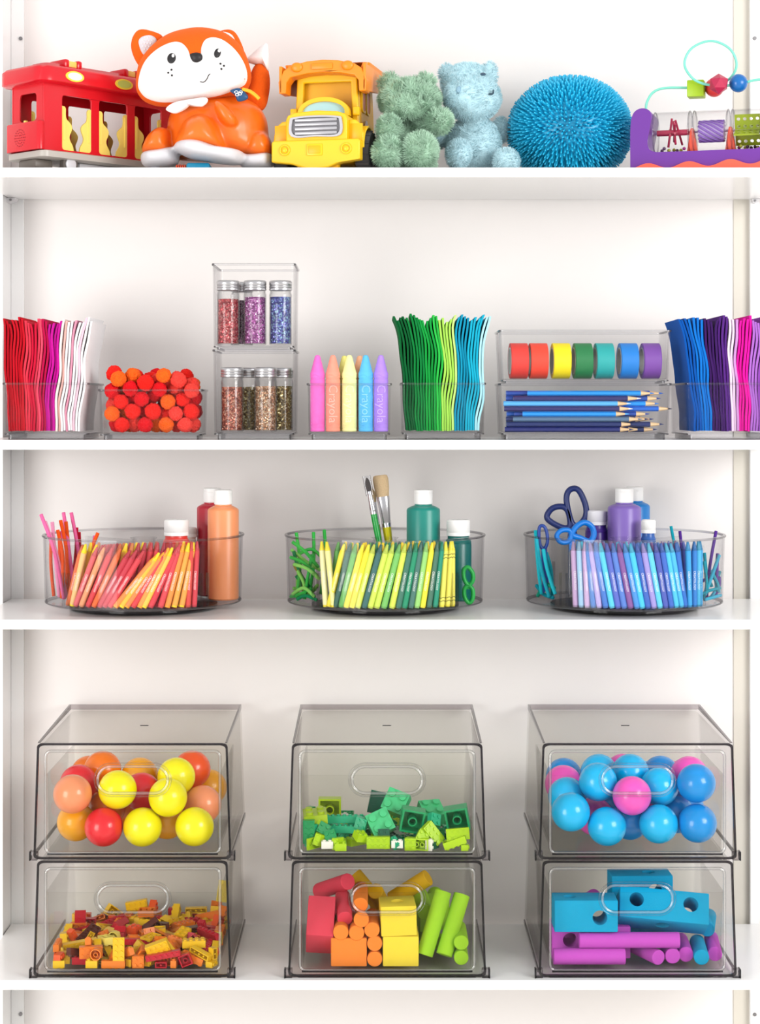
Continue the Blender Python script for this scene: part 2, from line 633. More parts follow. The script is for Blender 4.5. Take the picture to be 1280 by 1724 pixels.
def stacking_drawer(pxc, level, label):
    y = 0.012
    r = thing('stacking_drawer', label, 'drawer', (X(pxc, y), y, SHELF[3] + (level * (CH + 0.0012))), group='smoky stacking drawers')
    t = 0.0022

    def sec(w0, w1, z0, z1, yy, rad=0.004):
        out = []
        for x, z in rr(1, 1, 0.03, 3):
            zz = z0 + (z + 0.5) * (z1 - z0)
            ww = w0 + (w1 - w0) * ((z + 0.5))
            if z < -0.3:
                ww += 0.002
            out.append((x * ww, yy, zz))
        return out
    zs = 0.0045 if level else 0.0
    g = G().loft([sec(CB - 2 * t, CW - 2 * t, 0.002 + t, CH + zs - t, CD - t), sec(CB - 2 * t, CW - 2 * t, 0.002 + t, CH - t, 0.0015),
                  sec(CB, CW, 0.002, CH, 0.0015), sec(CB, CW, 0.002, CH + zs, CD)])
    g.build('case', SMOKE, r, 30)
    e = 0.0012
    o1, o2 = sec(CB + e, CW + e, 0.002 - e / 2, CH + e / 2, 0), sec(CB - 2 * t, CW - 2 * t, 0.002 + t, CH - t, 0)
    yy = lambda l, v: [(p[0], v, p[2]) for p in l]
    G().loft([yy(o1, -0.0012), yy(o1, 0.0018), yy(o2, 0.0018), yy(o2, -0.0012)], ring=True).build('front_edge', SMOKE_EDGE, r, 30)
    # stacking lip: a raised U along sides and back of the top
    U = [(-CW / 2, 0.002), (-CW / 2, CD), (CW / 2, CD), (CW / 2, 0.002), (CW / 2 - 0.0028, 0.002), (CW / 2 - 0.0028, CD - 0.0028), (-CW / 2 + 0.0028, CD - 0.0028), (-CW / 2 + 0.0028, 0.002)]
    if level == 1:
        vs = [(x, yv, CH + zs * yv / CD) for x, yv in U] + [(x, yv, CH + zs * yv / CD + 0.0012 + 0.006 * min(1, yv / 0.05)) for x, yv in U]
        fs = [(i, (i + 1) % 8, 8 + (i + 1) % 8, 8 + i) for i in range(8)]
        for o in (0, 8):
            fs += [(o + 0, o + 1, o + 6, o + 7), (o + 1, o + 2, o + 5, o + 6), (o + 2, o + 3, o + 4, o + 5)]
        G().add(vs, fs).build('stacking_lip', SMOKE_RIM, r, 30)
        G().prism([rr(0.012, 0.003, 0.0014)], -0.0005, 0.0005, Matrix.Translation((0, 0.13, CH + 0.0026)) @ Matrix.Rotation(radians(90), 4, 'X')).build('moulding_mark', SMOKE_EDGE, r)
    for s in (-1, 1):
        f = G().rbox(-0.0045, 0.0045, -0.003, 0.008, 0.0, 0.012, 0.001).build('foot', SMOKE_RIM, r, 40)
        f.location = (s * (CB / 2 + 0.0005), 0.0, 0)
        f = G().rbox(-0.001, 0.001, -0.004, 0.009, -0.001, 0.011, 0.0004).build('foot_edge', SMOKE_EDGE, r, 40)
        f.location = (s * (CB / 2 + 0.006), 0.0, 0.001)
        rail = G().prism([[(0, 0.004), (0.0018, 0.004), (0.0018, 0.009), (0, 0.009)]], 0.01, CD - 0.004)
        rail.build('side_rail', SMOKE_RIM, r, 0).location = (s * (CB / 2 + 0.0008) - (0.0018 if s < 0 else 0), 0, 0)
    G().rbox(-CB / 2 + 0.012, CB / 2 - 0.012, -0.001, 0.004, 0.0003, 0.0014, 0.0004).build('sill', SMOKE_RIM, r, 40)
    # the drawer itself
    dw, dh = 0.2375, 0.1395
    z0 = 0.0078
    tray = G()
    lo = lambda w_, rad, z, a, b: [(x, yv + (a + b) / 2, z) for x, yv in rr(w_, b - a, rad, 4)]
    tray.loft([lo(dw - 0.008, 0.004, z0, 0.006, 0.24), lo(dw - 0.002, 0.004, z0 + 0.105, 0.006, 0.242),
               lo(dw - 0.0054, 0.003, z0 + 0.105, 0.008, 0.2402), lo(dw - 0.0114, 0.003, z0 + 0.002, 0.008, 0.2382)])
    d = tray.build('drawer', SMOKE, r, 30)
    lift = 0.012 if level else 0.0105
    pill = rr(0.091, 0.0325, 0.0161, 8, 0, 0)
    hz = z0 + dh - 0.04 if level else z0 + dh - 0.042
    hole = [(x, z + hz) for x, z in pill]
    G().prism([[(x, z + z0 + dh / 2) for x, z in rr(dw, dh, 0.008, 5)], hole], 0.003, 0.0055).build('front_panel', SMOKE, d, 30)
    G().tube([(x, 0.0032, z + z0 + dh / 2) for x, z in rr(dw - 0.003, dh - 0.003, 0.0075, 5)], 0.0021, 8, True).build('front_bead', BEAD, d, 180)
    G().tube([(x, 0.0022, z + hz) for x, z in rr(0.0945, 0.036, 0.0179, 10)], 0.0021, 8, True).build('handle', BEAD, d, 180)
    G().tube([(x, 0.003, z + hz) for x, z in rr(0.103, 0.0445, 0.0221, 10)], 0.0009, 6, True).build('handle_recess', CLEAR_RIM, d, 180)
    G().rbox(-dw / 2 + 0.004, dw / 2 - 0.004, 0.001, 0.0032, z0 - 0.0012, z0 + 0.0012, 0.0005).build('front_foot', SMOKE_EDGE, d, 40)
    return dict(root=r, zf=SHELF[3] + level * (CH + 0.0012) + z0 + 0.0022, x0=X(pxc, y) - dw / 2 + 0.0062, x1=X(pxc, y) + dw / 2 - 0.0062, y0=y + 0.0085, y1=y + 0.236)


DR = {}
for key, px, lv, lab in (('balls', 223, 1, 'upper left smoky drawer full of yellow and red plastic balls'),
                         ('bricks', 223, 0, 'lower left smoky drawer of yellow, orange and red bricks'),
                         ('greenb', 652, 1, 'upper middle smoky drawer of green building bricks'),
                         ('foam', 652, 0, 'lower middle smoky drawer of red, yellow and lime foam blocks'),
                         ('blueballs', 1074, 1, 'upper right smoky drawer full of blue and pink plastic balls'),
                         ('bluefoam', 1074, 0, 'lower right smoky drawer of blue and purple foam blocks')):
    DR[key] = stacking_drawer(px, lv, lab)
# ------------------------------------------------------------------ felt sheets
FELT = {}
def felt_mat(c):
    return mat(c, 0.95, 0.12, 900, 0.35, 1500, 0, 0.1, 0.35)


def felt_sheets(b, seq, xb, xm, xt, ytop, seed, ctx, cname):
    rnd = random.Random(seed)
    n = sum(k for _, _, k in seq)
    cols = [(c, nm) for c, nm, k in seq for _ in range(k)]
    zf, y0 = b['zf'] + 0.0006, b['y0'] + 0.004
    nz, ny = 18, 4
    yf = 0.04
    zr = b['zt']
    ph = [rnd.uniform(0, 6.28) for _ in range(6)]
    prev = None
    for i, (c, nm) in enumerate(cols):
        u = i / (n - 1)
        zt = Z(ytop + rnd.uniform(-5, 3) + 3 * sin(i * 0.9), yf)
        th = 0.80 * (xb[1] - xb[0]) * S(yf) / (n - 1)
        dx = 0.0003
        yo = rnd.uniform(0, 0.004)
        lo_ = rnd.uniform(0, 0.0012)
        cur = 0.5 + 0.8 * sin(i * 0.8)
        def xat(z, v):
            t = (z - zf) / (zt - zf)
            tm = (zr - zf) / (Z(ytop, yf) - zf)
            a, m_, e = X(xb[0] + (xb[1] - xb[0]) * u, yf), X(xm[0] + (xm[1] - xm[0]) * u, yf), X(xt[0] + (xt[1] - xt[0]) * u, yf)
            x = a + (m_ - a) * (t / tm) if t < tm else m_ + (e - m_) * ((t - tm) / (1 - tm)) ** 1.6
            wob = 0.0016 * sin(6.5 * t + ph[0] + 3.0 * u) + 0.0011 * sin(11 * t + ph[1] + 7 * u) + 0.0006 * sin(17 * t + ph[2] + 23 * u)
            wob *= min(1, 5 * t + 0.15)
            top = max(0, (t - 0.9) / 0.1)
            return x + wob * (0.4 + 0.6 * v) + dx * sin(9 * t + i * 0.6) + top * top * 0.0016 * cur * (1 if u > 0.35 else -1)
        g = G()
        loops, cur_rows = [], []
        for k in range(nz + 1):
            z = zf + lo_ + (zt - zf - lo_) * k / nz
            row_l, row_r = [], []
            for j in range(ny + 1):
                yy = y0 + yo + (b['y1'] - 0.012 - y0) * j / ny
                x = xat(z, 1 - 0.6 * j / ny)
                if prev:                                  # keep clear of the sheet before, at this very height
                    q = max(0.0, min(nz - 1e-6, (z - prev[0]) / (prev[1] - prev[0]) * nz))
                    i0 = int(q)
                    xp = prev[2][i0 * (ny + 1) + j] * (1 - q + i0) + prev[2][(i0 + 1) * (ny + 1) + j] * (q - i0)
                    x = max(x, xp + th + 0.0004)
                cur_rows.append(x)
                row_l.append((x - th / 2, yy, z))
                row_r.append((x + th / 2, yy, z))
            loops.append(row_l + row_r[::-1])
        prev = (zf + lo_, zt, cur_rows)
        g.loft(loops)
        g.v = [(v[0] - loops[0][0][0], v[1] - loops[0][0][1], v[2] - zf) for v in g.v]
        o = g.build('felt_sheet', felt_mat(c), None, 50)
        o.location = (loops[0][0][0], loops[0][0][1], zf)
        reg(o, nm + ' felt sheet', 'in the ' + cname, 'felt sheet', 'felt sheets in the ' + cname)


felt_sheets(B['red'], [('#b0101e', 'deep red', 3), ('#c01424', 'crimson red', 4), ('#ea3c50', 'coral pink', 2), ('#c81838', 'raspberry red', 2), ('#ee4a64', 'rose pink', 2),
                       ('#b81246', 'dark raspberry', 2), ('#c41894', 'magenta', 4), ('#fbe4dc', 'cream white', 1), ('#f4b9b0', 'peach pink', 1), ('#fdeef0', 'pale pink', 2),
                       ('#d98fa6', 'dusty pink', 1), ('#fdf0f4', 'blush white', 2), ('#efc0cf', 'soft pink', 1), ('#fff6f8', 'near-white', 2)],
            (16, 134), (12, 140), (4, 156), 541, 3, None, 'left felt bin')
felt_sheets(B['green'], [('#0c5c2e', 'bottle green', 4), ('#0f7a38', 'forest green', 4), ('#18983e', 'leaf green', 4), ('#2eb848', 'bright green', 2), ('#a4dc58', 'lime green', 4), ('#c0e880', 'pale lime', 1),
                         ('#158fb0', 'teal blue', 4), ('#1aa6c4', 'turquoise', 4), ('#a8e0ee', 'pale aqua', 2)],
            (686, 806), (681, 812), (663, 824), 536, 11, None, 'middle felt bin')
felt_sheets(B['purple'], [('#0c50a4', 'cobalt blue', 3), ('#1470c8', 'royal blue', 4), ('#3c1c5c', 'dark plum', 4), ('#54287c', 'deep purple', 3), ('#ecd0ea', 'pale lilac', 2), ('#c48cc8', 'mauve', 1),
                          ('#e4189c', 'hot pink', 4), ('#a868c4', 'lavender purple', 3), ('#8846a8', 'violet', 4)],
            (1170, 1292), (1162, 1295), (1146, 1300), 538, 23, None, 'right felt bin')

# ------------------------------------------------------------------ pompoms
def fuzz_ball(r, seed, sub=4, amp=0.10):
    rnd = random.Random(seed)
    bm = bmesh.new()
    bmesh.ops.create_icosphere(bm, subdivisions=sub, radius=r)
    q = [Vector((rnd.uniform(-1, 1), rnd.uniform(-1, 1), rnd.uniform(-1, 1))) for _ in range(5)]
    for v in bm.verts:
        d = v.co.normalized()
        lump = sum(0.012 * sin(7 * d.dot(k) + i) for i, k in enumerate(q))
        v.co *= 1 + lump + rnd.uniform(-amp, amp * 0.6)
    return G().addbm(bm)


def drop_pack(n, r, x0, x1, y0, y1, z0, seed, tries=50, wob=0.08):
    rnd = random.Random(seed)
    out = []
    for _ in range(n):
        rad = r * rnd.uniform(1 - wob, 1 + wob)
        best = None
        for _ in range(tries):
            x, y = rnd.uniform(x0 + rad, x1 - rad), rnd.uniform(y0 + rad, y1 - rad)
            z = z0 + rad
            for (a, b, c, q) in out:
                h = (rad + q) ** 2 * 0.97 - (x - a) ** 2 - (y - b) ** 2
                if h > 0:
                    z = max(z, c + sqrt(h))
            cost = z + 0.05 * (y - y0)
            if best is None or cost < best[0]:
                best = (cost, x, y, z, rad)
        out.append(best[1:])
    return out


b = B['pom']
pcols = [('#f0241c', 'bright red'), ('#e0141e', 'deep red'), ('#f7641c', 'orange'), ('#f4443a', 'coral red')]
pm = []
for k, (c, nm) in enumerate(pcols):
    pm.append([])
    for q in range(2):
        me = fuzz_ball(1.0, 7 * k + q).mesh('pompom')
        for p in me.polygons:
            p.use_smooth = False
        me.materials.append(mat(c, 0.95, 0.1, 30, 0.3, 40, 0, 0.1, 0.5))
        pm[-1].append(me)
rnd = random.Random(5)
for i, (x, y, z, rad) in enumerate(drop_pack(80, 0.0107, b['x0'] + 0.001, b['x1'] - 0.001, b['y0'] + 0.002, b['y1'] - 0.002, b['zf'] + 0.0005, 4, 450)):
    k = rnd.choices((0, 1, 2, 3), (34, 22, 20, 24))[0]
    o = inst('pompom', rnd.choice(pm[k]), None, (x, y, z), (rnd.uniform(0, 6), rnd.uniform(0, 6), rnd.uniform(0, 6)))
    o.scale = (rad, rad, rad)
    reg(o, pcols[k][1] + ' fuzzy pompom', 'in the pompom bin', 'pompom', 'red and orange pompoms')

# ------------------------------------------------------------------ glitter jars
def glitter_mat(c1, c2, c3):
    m = bpy.data.materials.new('glitter')
    m.use_nodes = True
    nt = m.node_tree
    bs = nt.nodes['Principled BSDF']
    tc = nt.nodes.new('ShaderNodeTexCoord')
    vo = nt.nodes.new('ShaderNodeTexVoronoi')
    vo.inputs['Scale'].default_value = 620
    nt.links.new(tc.outputs['Object'], vo.inputs['Vector'])
    sp = nt.nodes.new('ShaderNodeSeparateColor')
    nt.links.new(vo.outputs['Color'], sp.inputs['Color'])
    cr = nt.nodes.new('ShaderNodeValToRGB')
    cr.color_ramp.interpolation = 'CONSTANT'
    e = cr.color_ramp.elements
    e[0].position, e[0].color = 0, (*lin(c1), 1)
    e[1].position, e[1].color = 0.5, (*lin(c2), 1)
    k = e.new(0.78)
    k.color = (*lin(c3), 1)
    nt.links.new(sp.outputs[0], cr.inputs['Fac'])
    nt.links.new(cr.outputs['Color'], bs.inputs['Base Color'])
    vm = nt.nodes.new('ShaderNodeVectorMath')
    vm.operation = 'SUBTRACT'
    vm.inputs[1].default_value = (0.5, 0.5, 0.5)
    nt.links.new(vo.outputs['Color'], vm.inputs[0])
    sc = nt.nodes.new('ShaderNodeVectorMath')
    sc.operation = 'SCALE'
    sc.inputs['Scale'].default_value = 1.5
    nt.links.new(vm.outputs[0], sc.inputs[0])
    ge = nt.nodes.new('ShaderNodeNewGeometry')
    ad = nt.nodes.new('ShaderNodeVectorMath')
    nt.links.new(ge.outputs['Normal'], ad.inputs[0])
    nt.links.new(sc.outputs[0], ad.inputs[1])
    no = nt.nodes.new('ShaderNodeVectorMath')
    no.operation = 'NORMALIZE'
    nt.links.new(ad.outputs[0], no.inputs[0])
    nt.links.new(no.outputs[0], bs.inputs['Normal'])
    bs.inputs['Metallic'].default_value = 0.4
    bs.inputs['Roughness'].default_value = 0.22
    return m


CAPM = mat('#c9c8ca', 0.28, 0.05, 100, 0, 1, 0.85)
jr, jh = 0.0155, 0.0735
cap_g = G().lathe([(0, jh), (jr - 0.0012, jh), (jr + 0.0002, jh + 0.0008), (jr + 0.0002, jh + 0.003), (jr - 0.0006, jh + 0.0036), (jr + 0.0002, jh + 0.0044), (jr + 0.0002, jh + 0.0062),
                   (jr - 0.0006, jh + 0.0068), (jr + 0.0002, jh + 0.0076), (jr + 0.0002, jh + 0.0125), (jr - 0.001, jh + 0.0137), (0, jh + 0.0138)], 32).mesh('cap')
cap_g.materials.append(CAPM)
glass_g = G().lathe([(0, 0), (jr - 0.001, 0), (jr, 0.001), (jr, 0.0685), (jr - 0.0008, 0.071), (jr - 0.0012, jh - 0.0002), (jr - 0.0022, jh - 0.0002), (jr - 0.0019, 0.070), (jr - 0.0011, 0.068), (jr - 0.0011, 0.0015), (0, 0.0015)], 32).mesh('glass')
glass_g.materials.append(GLASS)
for me in (cap_g, glass_g):
    for p in me.polygons:
        p.use_smooth = True
    me.set_sharp_from_angle(angle=radians(45))
JG = {'red': ('#b0303a', '#d84a50', '#f6a8a0'), 'pink': ('#9a3c90', '#c868b8', '#f4c0ec'), 'violet': ('#4850a8', '#7478cc', '#a8dcf4'), 'copper': ('#9a4430', '#c4684c', '#f0b090'),
      'gold': ('#7a6020', '#a8883c', '#f0e0a0'), 'rose': ('#a8744c', '#cc9870', '#f8e0c0'), 'plum': ('#602850', '#8c4478', '#d090c0')}
for b, px, y, fill, key, lab in (
        ('glit2', 384.5, 0.053, 0.062, 'red', 'red glitter jar with silver lid, left front of the top bin'),
        ('glit2', 429.5, 0.052, 0.0645, 'pink', 'pink glitter jar with silver lid, middle front of the top bin'),
        ('glit2', 472.5, 0.055, 0.065, 'violet', 'blue violet glitter jar with silver lid, right front of the top bin'),
        ('glit2', 407.5, 0.088, 0.062, 'plum', 'plum glitter jar half hidden behind red and pink jars'),
        ('glit', 391, 0.053, 0.0605, 'copper', 'copper glitter jar with silver lid, left front of the lower bin'),
        ('glit', 447.5, 0.053, 0.0615, 'rose', 'rose gold glitter jar with silver lid, front of the lower bin'),
        ('glit', 419, 0.088, 0.061, 'gold', 'gold glitter jar behind, between the copper and rose gold jars'),
        ('glit', 475, 0.086, 0.062, 'gold', 'gold glitter jar at the right end of the lower bin')):
    r = thing('glitter_jar', lab, 'jar', (X(px, y), y, B[b]['zf'] + 0.0005), (0, 0, px), 'glitter jars')
    inst('glass', glass_g, r)
    inst('cap', cap_g, r)
    G().lathe([(0, 0.0017), (jr - 0.0013, 0.0017), (jr - 0.0013, fill), (0, fill - 0.001)], 32).build('glitter', glitter_mat(*JG[key]), r, 40)

# ------------------------------------------------------------------ sidewalk chalk
def bend_text(body, size, R, lift, ex=0.00025):
    """lettering that reads downwards, wrapped on an upright cylinder facing the viewer"""
    me = text_mesh(body, size, ex)
    bm = bmesh.new()
    bm.from_mesh(me)
    for _ in range(3):
        es = [e for e in bm.edges if abs(e.verts[0].co.y - e.verts[1].co.y) > R * 0.22]
        if not es:
            break
        bmesh.ops.subdivide_edges(bm, edges=es, cuts=1)
        bmesh.ops.triangulate(bm, faces=bm.faces[:])
    bm.to_mesh(me)
    bm.free()
    for v in me.vertices:
        x, y, z = v.co
        rad = R + lift + z
        a = y / R
        v.co = (rad * sin(a), -rad * cos(a), -x)
    return me


cr_, ch = 0.0099, 0.0805
chalk_g = G().lathe([(0, 0), (cr_ * 0.9, 0), (cr_, 0.001), (cr_, 0.0035), (cr_ * 0.96, 0.004), (cr_ * 0.96, 0.005), (cr_, 0.0055), (cr_, ch - 0.010), (cr_ * 0.95, ch - 0.0095), (cr_ * 0.95, ch - 0.008),
                     (cr_, ch - 0.0075), (cr_, ch - 0.0012), (cr_ * 0.93, ch), (cr_ * 0.40, ch + 0.0205), (cr_ * 0.28, ch + 0.0228), (0, ch + 0.0236)], 32)
for i, (px, c, nm, y, rz) in enumerate(((534.8, '#f272c6', 'hot pink', 0.044, 0), (560.8, '#ff9c86', 'coral orange', 0.044, 0), (588.5, '#fbf6aa', 'pale yellow', 0.044, 0.0),
                                        (616, '#62bdf4', 'sky blue', 0.044, 0), (641.5, '#b08ae8', 'violet', 0.044, 0), (580, '#f6ec88', 'lemon', 0.072, 0), (606, '#ffb890', 'peach', 0.072, 0))):
    m = mat(c, 0.9, 0.12, 120, 0.25, 700, 0, 0.15)
    r = thing('sidewalk_chalk', nm + ' fat sidewalk chalk standing in the ' + ('front of its bin' if y < 0.05 else 'back of its bin'), 'chalk', (X(px, y), y, B['chalk']['zf'] + 0.0004), (0, 0, 0), 'sidewalk chalks')
    me = chalk_g.mesh('stick')
    put('stick', me, m, r, 40)
    if y < 0.05:
        if i:
            me = bend_text('Crayola', 0.0165, cr_, 0.0003, 0.0005)
            put('lettering', me, mat('#%02x%02x%02x' % tuple(min(255, int(int(c[q:q + 2], 16) * 0.75 + 70)) for q in (1, 3, 5)), 0.9, 0.1, 200, 0.2, 700, 0, 0.15), r, 30).location = (0, 0, ch * 0.47)  # lighter tint paints in the light that the raised letters catch
        for zz, s in ((0.010, 1), (ch - 0.0045, -1)):
            pts = [(cr_ * 1.0 * sin(a), -cr_ * 1.0 * cos(a), zz + s * 0.0014 * sin(a * 4)) for a in [(-1.3 + 2.6 * k / 24) for k in range(25)]]
            G().tube(pts, 0.00045, 6).build('wavy_band', m, r)

# ------------------------------------------------------------------ tape rolls
for px, c, nm, dz in ((873, '#e23a30', 'red', 0.0), (906, '#f0442c', 'orange red', 0), (944, '#f9e206', 'yellow', 0), (980.5, '#1b7c44', 'dark green', 0), (1016.5, '#1fa8a6', 'teal', 0.0012), (1057, '#0f7fd6', 'blue', 0), (1095, '#7a46a4', 'purple', 0.0008)):
    y = 0.075
    R, ri, wd = 0.0245, 0.0185, 0.0118
    r = thing('tape_roll', nm + ' roll of tape standing in the upper wide bin', 'tape roll', (X(px, y), y, B['tape']['zf'] + 0.0003 + R), (0, 0, radians(3)), 'coloured tape rolls')
    Mx = Matrix.Rotation(radians(90), 4, 'Y')
    G().lathe([(ri, -wd), (R - 0.0004, -wd), (R, -wd + 0.0004), (R, wd - 0.0004), (R - 0.0004, wd), (ri, wd), (ri, -wd)], 48, Mx).build('tape', mat(c, 0.5, 0.04, 200, 0.1, 900), r, 40)
    G().lathe([(ri - 0.0016, -wd - 0.0002), (ri, -wd - 0.0002), (ri, wd + 0.0002), (ri - 0.0016, wd + 0.0002), (ri - 0.0016, -wd - 0.0002)], 40, Mx).build('core', mat('#d9d4cd', 0.8, 0.06, 300), r, 40)

# ------------------------------------------------------------------ pencils
WOOD = mat('#e6c396', 0.7, 0.12, 500)
PEN = {}


def pencil(px0, px1, row, y, c, nm, lead=None, px_tip=None):
    rp = 0.00345
    L = (px1 - px0) * S(y)
    key = (c, round(L, 4))
    z = B['pencil']['zf'] + rp * 0.9 + row * 0.00705
    r = thing('coloured_pencil', None, 'pencil', (X(px0, y), y, z), (0, 0, 0))
    reg(r, nm + ' pencil', 'lying in the lower wide bin', 'pencil', 'coloured pencils', X((px0 + px1) / 2, y))
    hexa = lambda q, x: [(x, q * cos(pi / 3 * k + pi / 6), q * sin(pi / 3 * k + pi / 6)) for k in range(6)]
    G().loft([hexa(rp * 0.9, 0), hexa(rp, 0.0006), hexa(rp, L)]).build('barrel', mat(c, 0.35, 0.03), r, 0)
    G().loft([hexa(rp * 0.98, L), hexa(rp * 0.40, L + 0.0125)]).build('wood_cone', WOOD, r, 30)
    G().loft([hexa(rp * 0.40, L + 0.0125), hexa(rp * 0.08, L + 0.0185)]).build('lead', mat(lead or c, 0.5, 0.05), r, 30)


NV, IN, SK, RB, CB_, SL, BR, DP = '#1c2c66', '#20286e', '#3a9ce8', '#1a62c8', '#1878d4', '#54708e', '#1c90ea', '#2c2a66'
for a in ((888, 1079, 7, 0.0432, BR, 'bright blue', '#2a7ad0'), (864, 1057, 6, 0.0432, DP, 'dark purple', '#f2ece4'), (848, 1040, 5, 0.0432, '#58aef0', 'light blue', '#cfe4f2'), (849, 1043, 4, 0.0432, DP, 'dark purple', '#f0eae4'),
          (880, 1037, 3, 0.0432, BR, 'bright blue', '#58b0ee'), (864, 1059, 2, 0.0432, SL, 'slate grey', '#54708e'), (853, 1046, 1, 0.0432, NV, 'navy', '#1c2c66'), (850, 1044, 0, 0.0432, IN, 'indigo', '#1c2c66'),
          (852, 1090, 6, 0.0505, '#1b46a0', 'cobalt blue', '#1b3a8a'), (850, 1087, 5, 0.0505, BR, 'bright blue', '#2a7ad0'), (851, 1109, 4, 0.0505, RB, 'royal blue', '#141c40'), (866, 1071, 3, 0.0505, '#1b46a0', 'cobalt blue', '#1b46a0'),
          (852, 1070, 2, 0.0505, NV, 'navy', '#1c2c66'), (853, 1095, 1, 0.0505, NV, 'navy', '#1c2c66'), (850, 1058, 0, 0.0505, IN, 'indigo', '#1c2c66'), (853, 1074, 7, 0.0505, '#1b46a0', 'cobalt blue', '#1b46a0'),
          (852, 1094, 7, 0.0578, RB, 'royal blue', '#1a62c8'), (858, 1085, 6, 0.0578, RB, 'royal blue', '#1a62c8'), (852, 1062, 5, 0.0578, NV, 'navy', '#1c2c66'), (856, 1080, 4, 0.0578, SK, 'sky blue', '#3a9ce8'),
          (853, 1060, 3, 0.0578, RB, 'royal blue', '#1a62c8'), (856, 1078, 2, 0.0578, IN, 'indigo', '#20286e'), (852, 1088, 1, 0.0578, SL, 'slate grey', '#54708e'), (856, 1084, 0, 0.0578, NV, 'navy', '#1c2c66')):
    pencil(*a)
# ------------------------------------------------------------------ crayons
CL, CRAD = 0.089, 0.0041
CRAY = {}
_txt = bend_text('CREATOLOGY', 0.0040, CRAD, 0.00008, 0.00006)
_txt.materials.append(mat('#fbf9f6', 0.6, 0.01))
_band = G()
for zz in (0.008, 0.0125, 0.0665, 0.071):
    _band.tube([((CRAD + 0.00003) * sin(a), -(CRAD + 0.00003) * cos(a), zz + 0.0009 * sin(a * 3)) for a in [2 * pi * k / 24 for k in range(24)]], 0.00035, 4, True)
_band = _band.mesh('squiggle_print')
_band.materials.append(mat('#3a3420', 0.6, 0.02))


def crayon_meshes(c, tip):
    if (c, tip) in CRAY:
        return CRAY[(c, tip)]
    w = G().lathe([(CRAD - 0.0006, 0.0025), (CRAD, 0.0025), (CRAD, 0.0765), (CRAD - 0.0006, 0.0765), (CRAD - 0.0006, 0.0025)], 18).mesh('wrapper')
    w.materials.append(mat(c, 0.6, 0.04, 90))
    x = G().lathe([(0, 0), (CRAD - 0.0004, 0), (CRAD - 0.0003, 0.0024), (CRAD - 0.0007, 0.0026), (CRAD - 0.0007, 0.0764), (CRAD - 0.0003, 0.0767), (CRAD - 0.0003, 0.0788), (CRAD - 0.0008, 0.0792), (0.0017, CL - 0.0008), (0.0012, CL), (0, CL)], 18).mesh('wax')
    x.materials.append(mat(tip, 0.4, 0.05, 90))
    for me in (w, x):
        for p in me.polygons:
            p.use_smooth = True
        me.set_sharp_from_angle(angle=radians(40))
    CRAY[(c, tip)] = (w, x)
    return w, x


def dark(c, k=0.85):
    c = c.lstrip('#')
    return '#%02x%02x%02x' % tuple(int(int(c[i:i + 2], 16) * k) for i in (0, 2, 4))


def crayon(key, xb, xt, c, tip, nm, ctx, rho=0.1305, text=True, bands=False, raise_=0.0):
    ctr = TT[key].location
    zf = SHELF[2] + 0.0127 + raise_

    def on(px):
        x = X(px, 0.025) - ctr.x * (S(0.025) / S(TT_Y)) * 1.0
        x = (px - (CX + ctr.x / S(TT_Y))) * S(0.028)
        x = max(-rho * 0.70, min(rho * 0.70, x)) if rho > 0.12 else max(-rho * 0.64, min(rho * 0.64, x))
        return x, -sqrt(rho * rho - x * x)
    (x0, y0), (x1, y1) = on(xb), on(xt)
    y1 = max(y1, y0 - 0.0) if abs(x1) < abs(x0) else y1
    y1 = -sqrt(max(1e-6, (rho + 0.0018) ** 2 - x1 * x1))
    dx, dy = x1 - x0, y1 - y0
    h = sqrt(max(0.0001, CL * CL - dx * dx - dy * dy))
    d = Vector((dx, dy, h)).normalized()
    # a leaning crayon stands on one edge of its flat end
    z_off = CRAD * sqrt(max(0, 1 - d.z * d.z))
    ya = (Vector((0, 1, 0)) - d * d.y).normalized()
    xa = ya.cross(d)
    M = Matrix((xa, ya, d)).transposed().to_4x4()
    M.translation = Vector((ctr.x + x0, ctr.y + y0, zf + z_off))
    r = thing('crayon', None, 'crayon')
    r.matrix_world = M
    w, x = crayon_meshes(c, tip)
    inst('wrapper', w, r)
    inst('wax', x, r)
    if text:
        inst('lettering', _txt, r, (0, 0, 0.036))
    if bands:
        inst('squiggle_print', _band, r)
    reg(r, nm + ' crayon', ctx, 'crayon', 'crayons in the ' + key + ' turntable', ctr.x + x0)
    return r


def cname(c):
    c = c.lstrip('#')
    r, g, b_ = [int(c[i:i + 2], 16) for i in (0, 2, 4)]
    return r, g, b_


warm = [(135, 280, '#e2703f', 'orange'), (178, 306, '#f4c684', 'cream'), (212, 410, '#e0686c', 'pink'), (264, 470, '#f0a070', 'peach'), (325, 540, '#d83c44', 'red'), (377, 610, '#e8682c', 'orange'), (425, 690, '#c43040', 'dark red'),
        (470, 742, '#c83444', 'dark red'), (515, 800, '#d83e48', 'red'), (562, 905, '#f08c46', 'light orange'), (612, 925, '#f6b83e', 'golden yellow'), (655, 965, '#ee8848', 'light orange'), (708, 985, '#d84044', 'red'), (762, 1000, '#f29a4a', 'light orange'),
        (797, 1030, '#f6c552', 'golden yellow'), (850, 1072, '#d63a46', 'red'), (930, 1088, '#da444c', 'red'), (985, 1117, '#ee923e', 'light orange'), (1040, 1158, '#f2a844', 'golden yellow'), (1098, 1196, '#f0a448', 'golden yellow'),
        (1148, 1180, '#de4a40', 'red'), (1196, 1222, '#d83e4a', 'red')]
for xb, xt, c, nm in warm:
    tip = {'cream': '#f8e020', 'golden yellow': '#fbd41c', 'light orange': '#f6a020'}.get(nm, dark(c, 0.9))
    crayon('warm', 100 + xb / 4.923, 100 + xt / 4.923, c, tip, nm, 'in the front row of the red turntable')
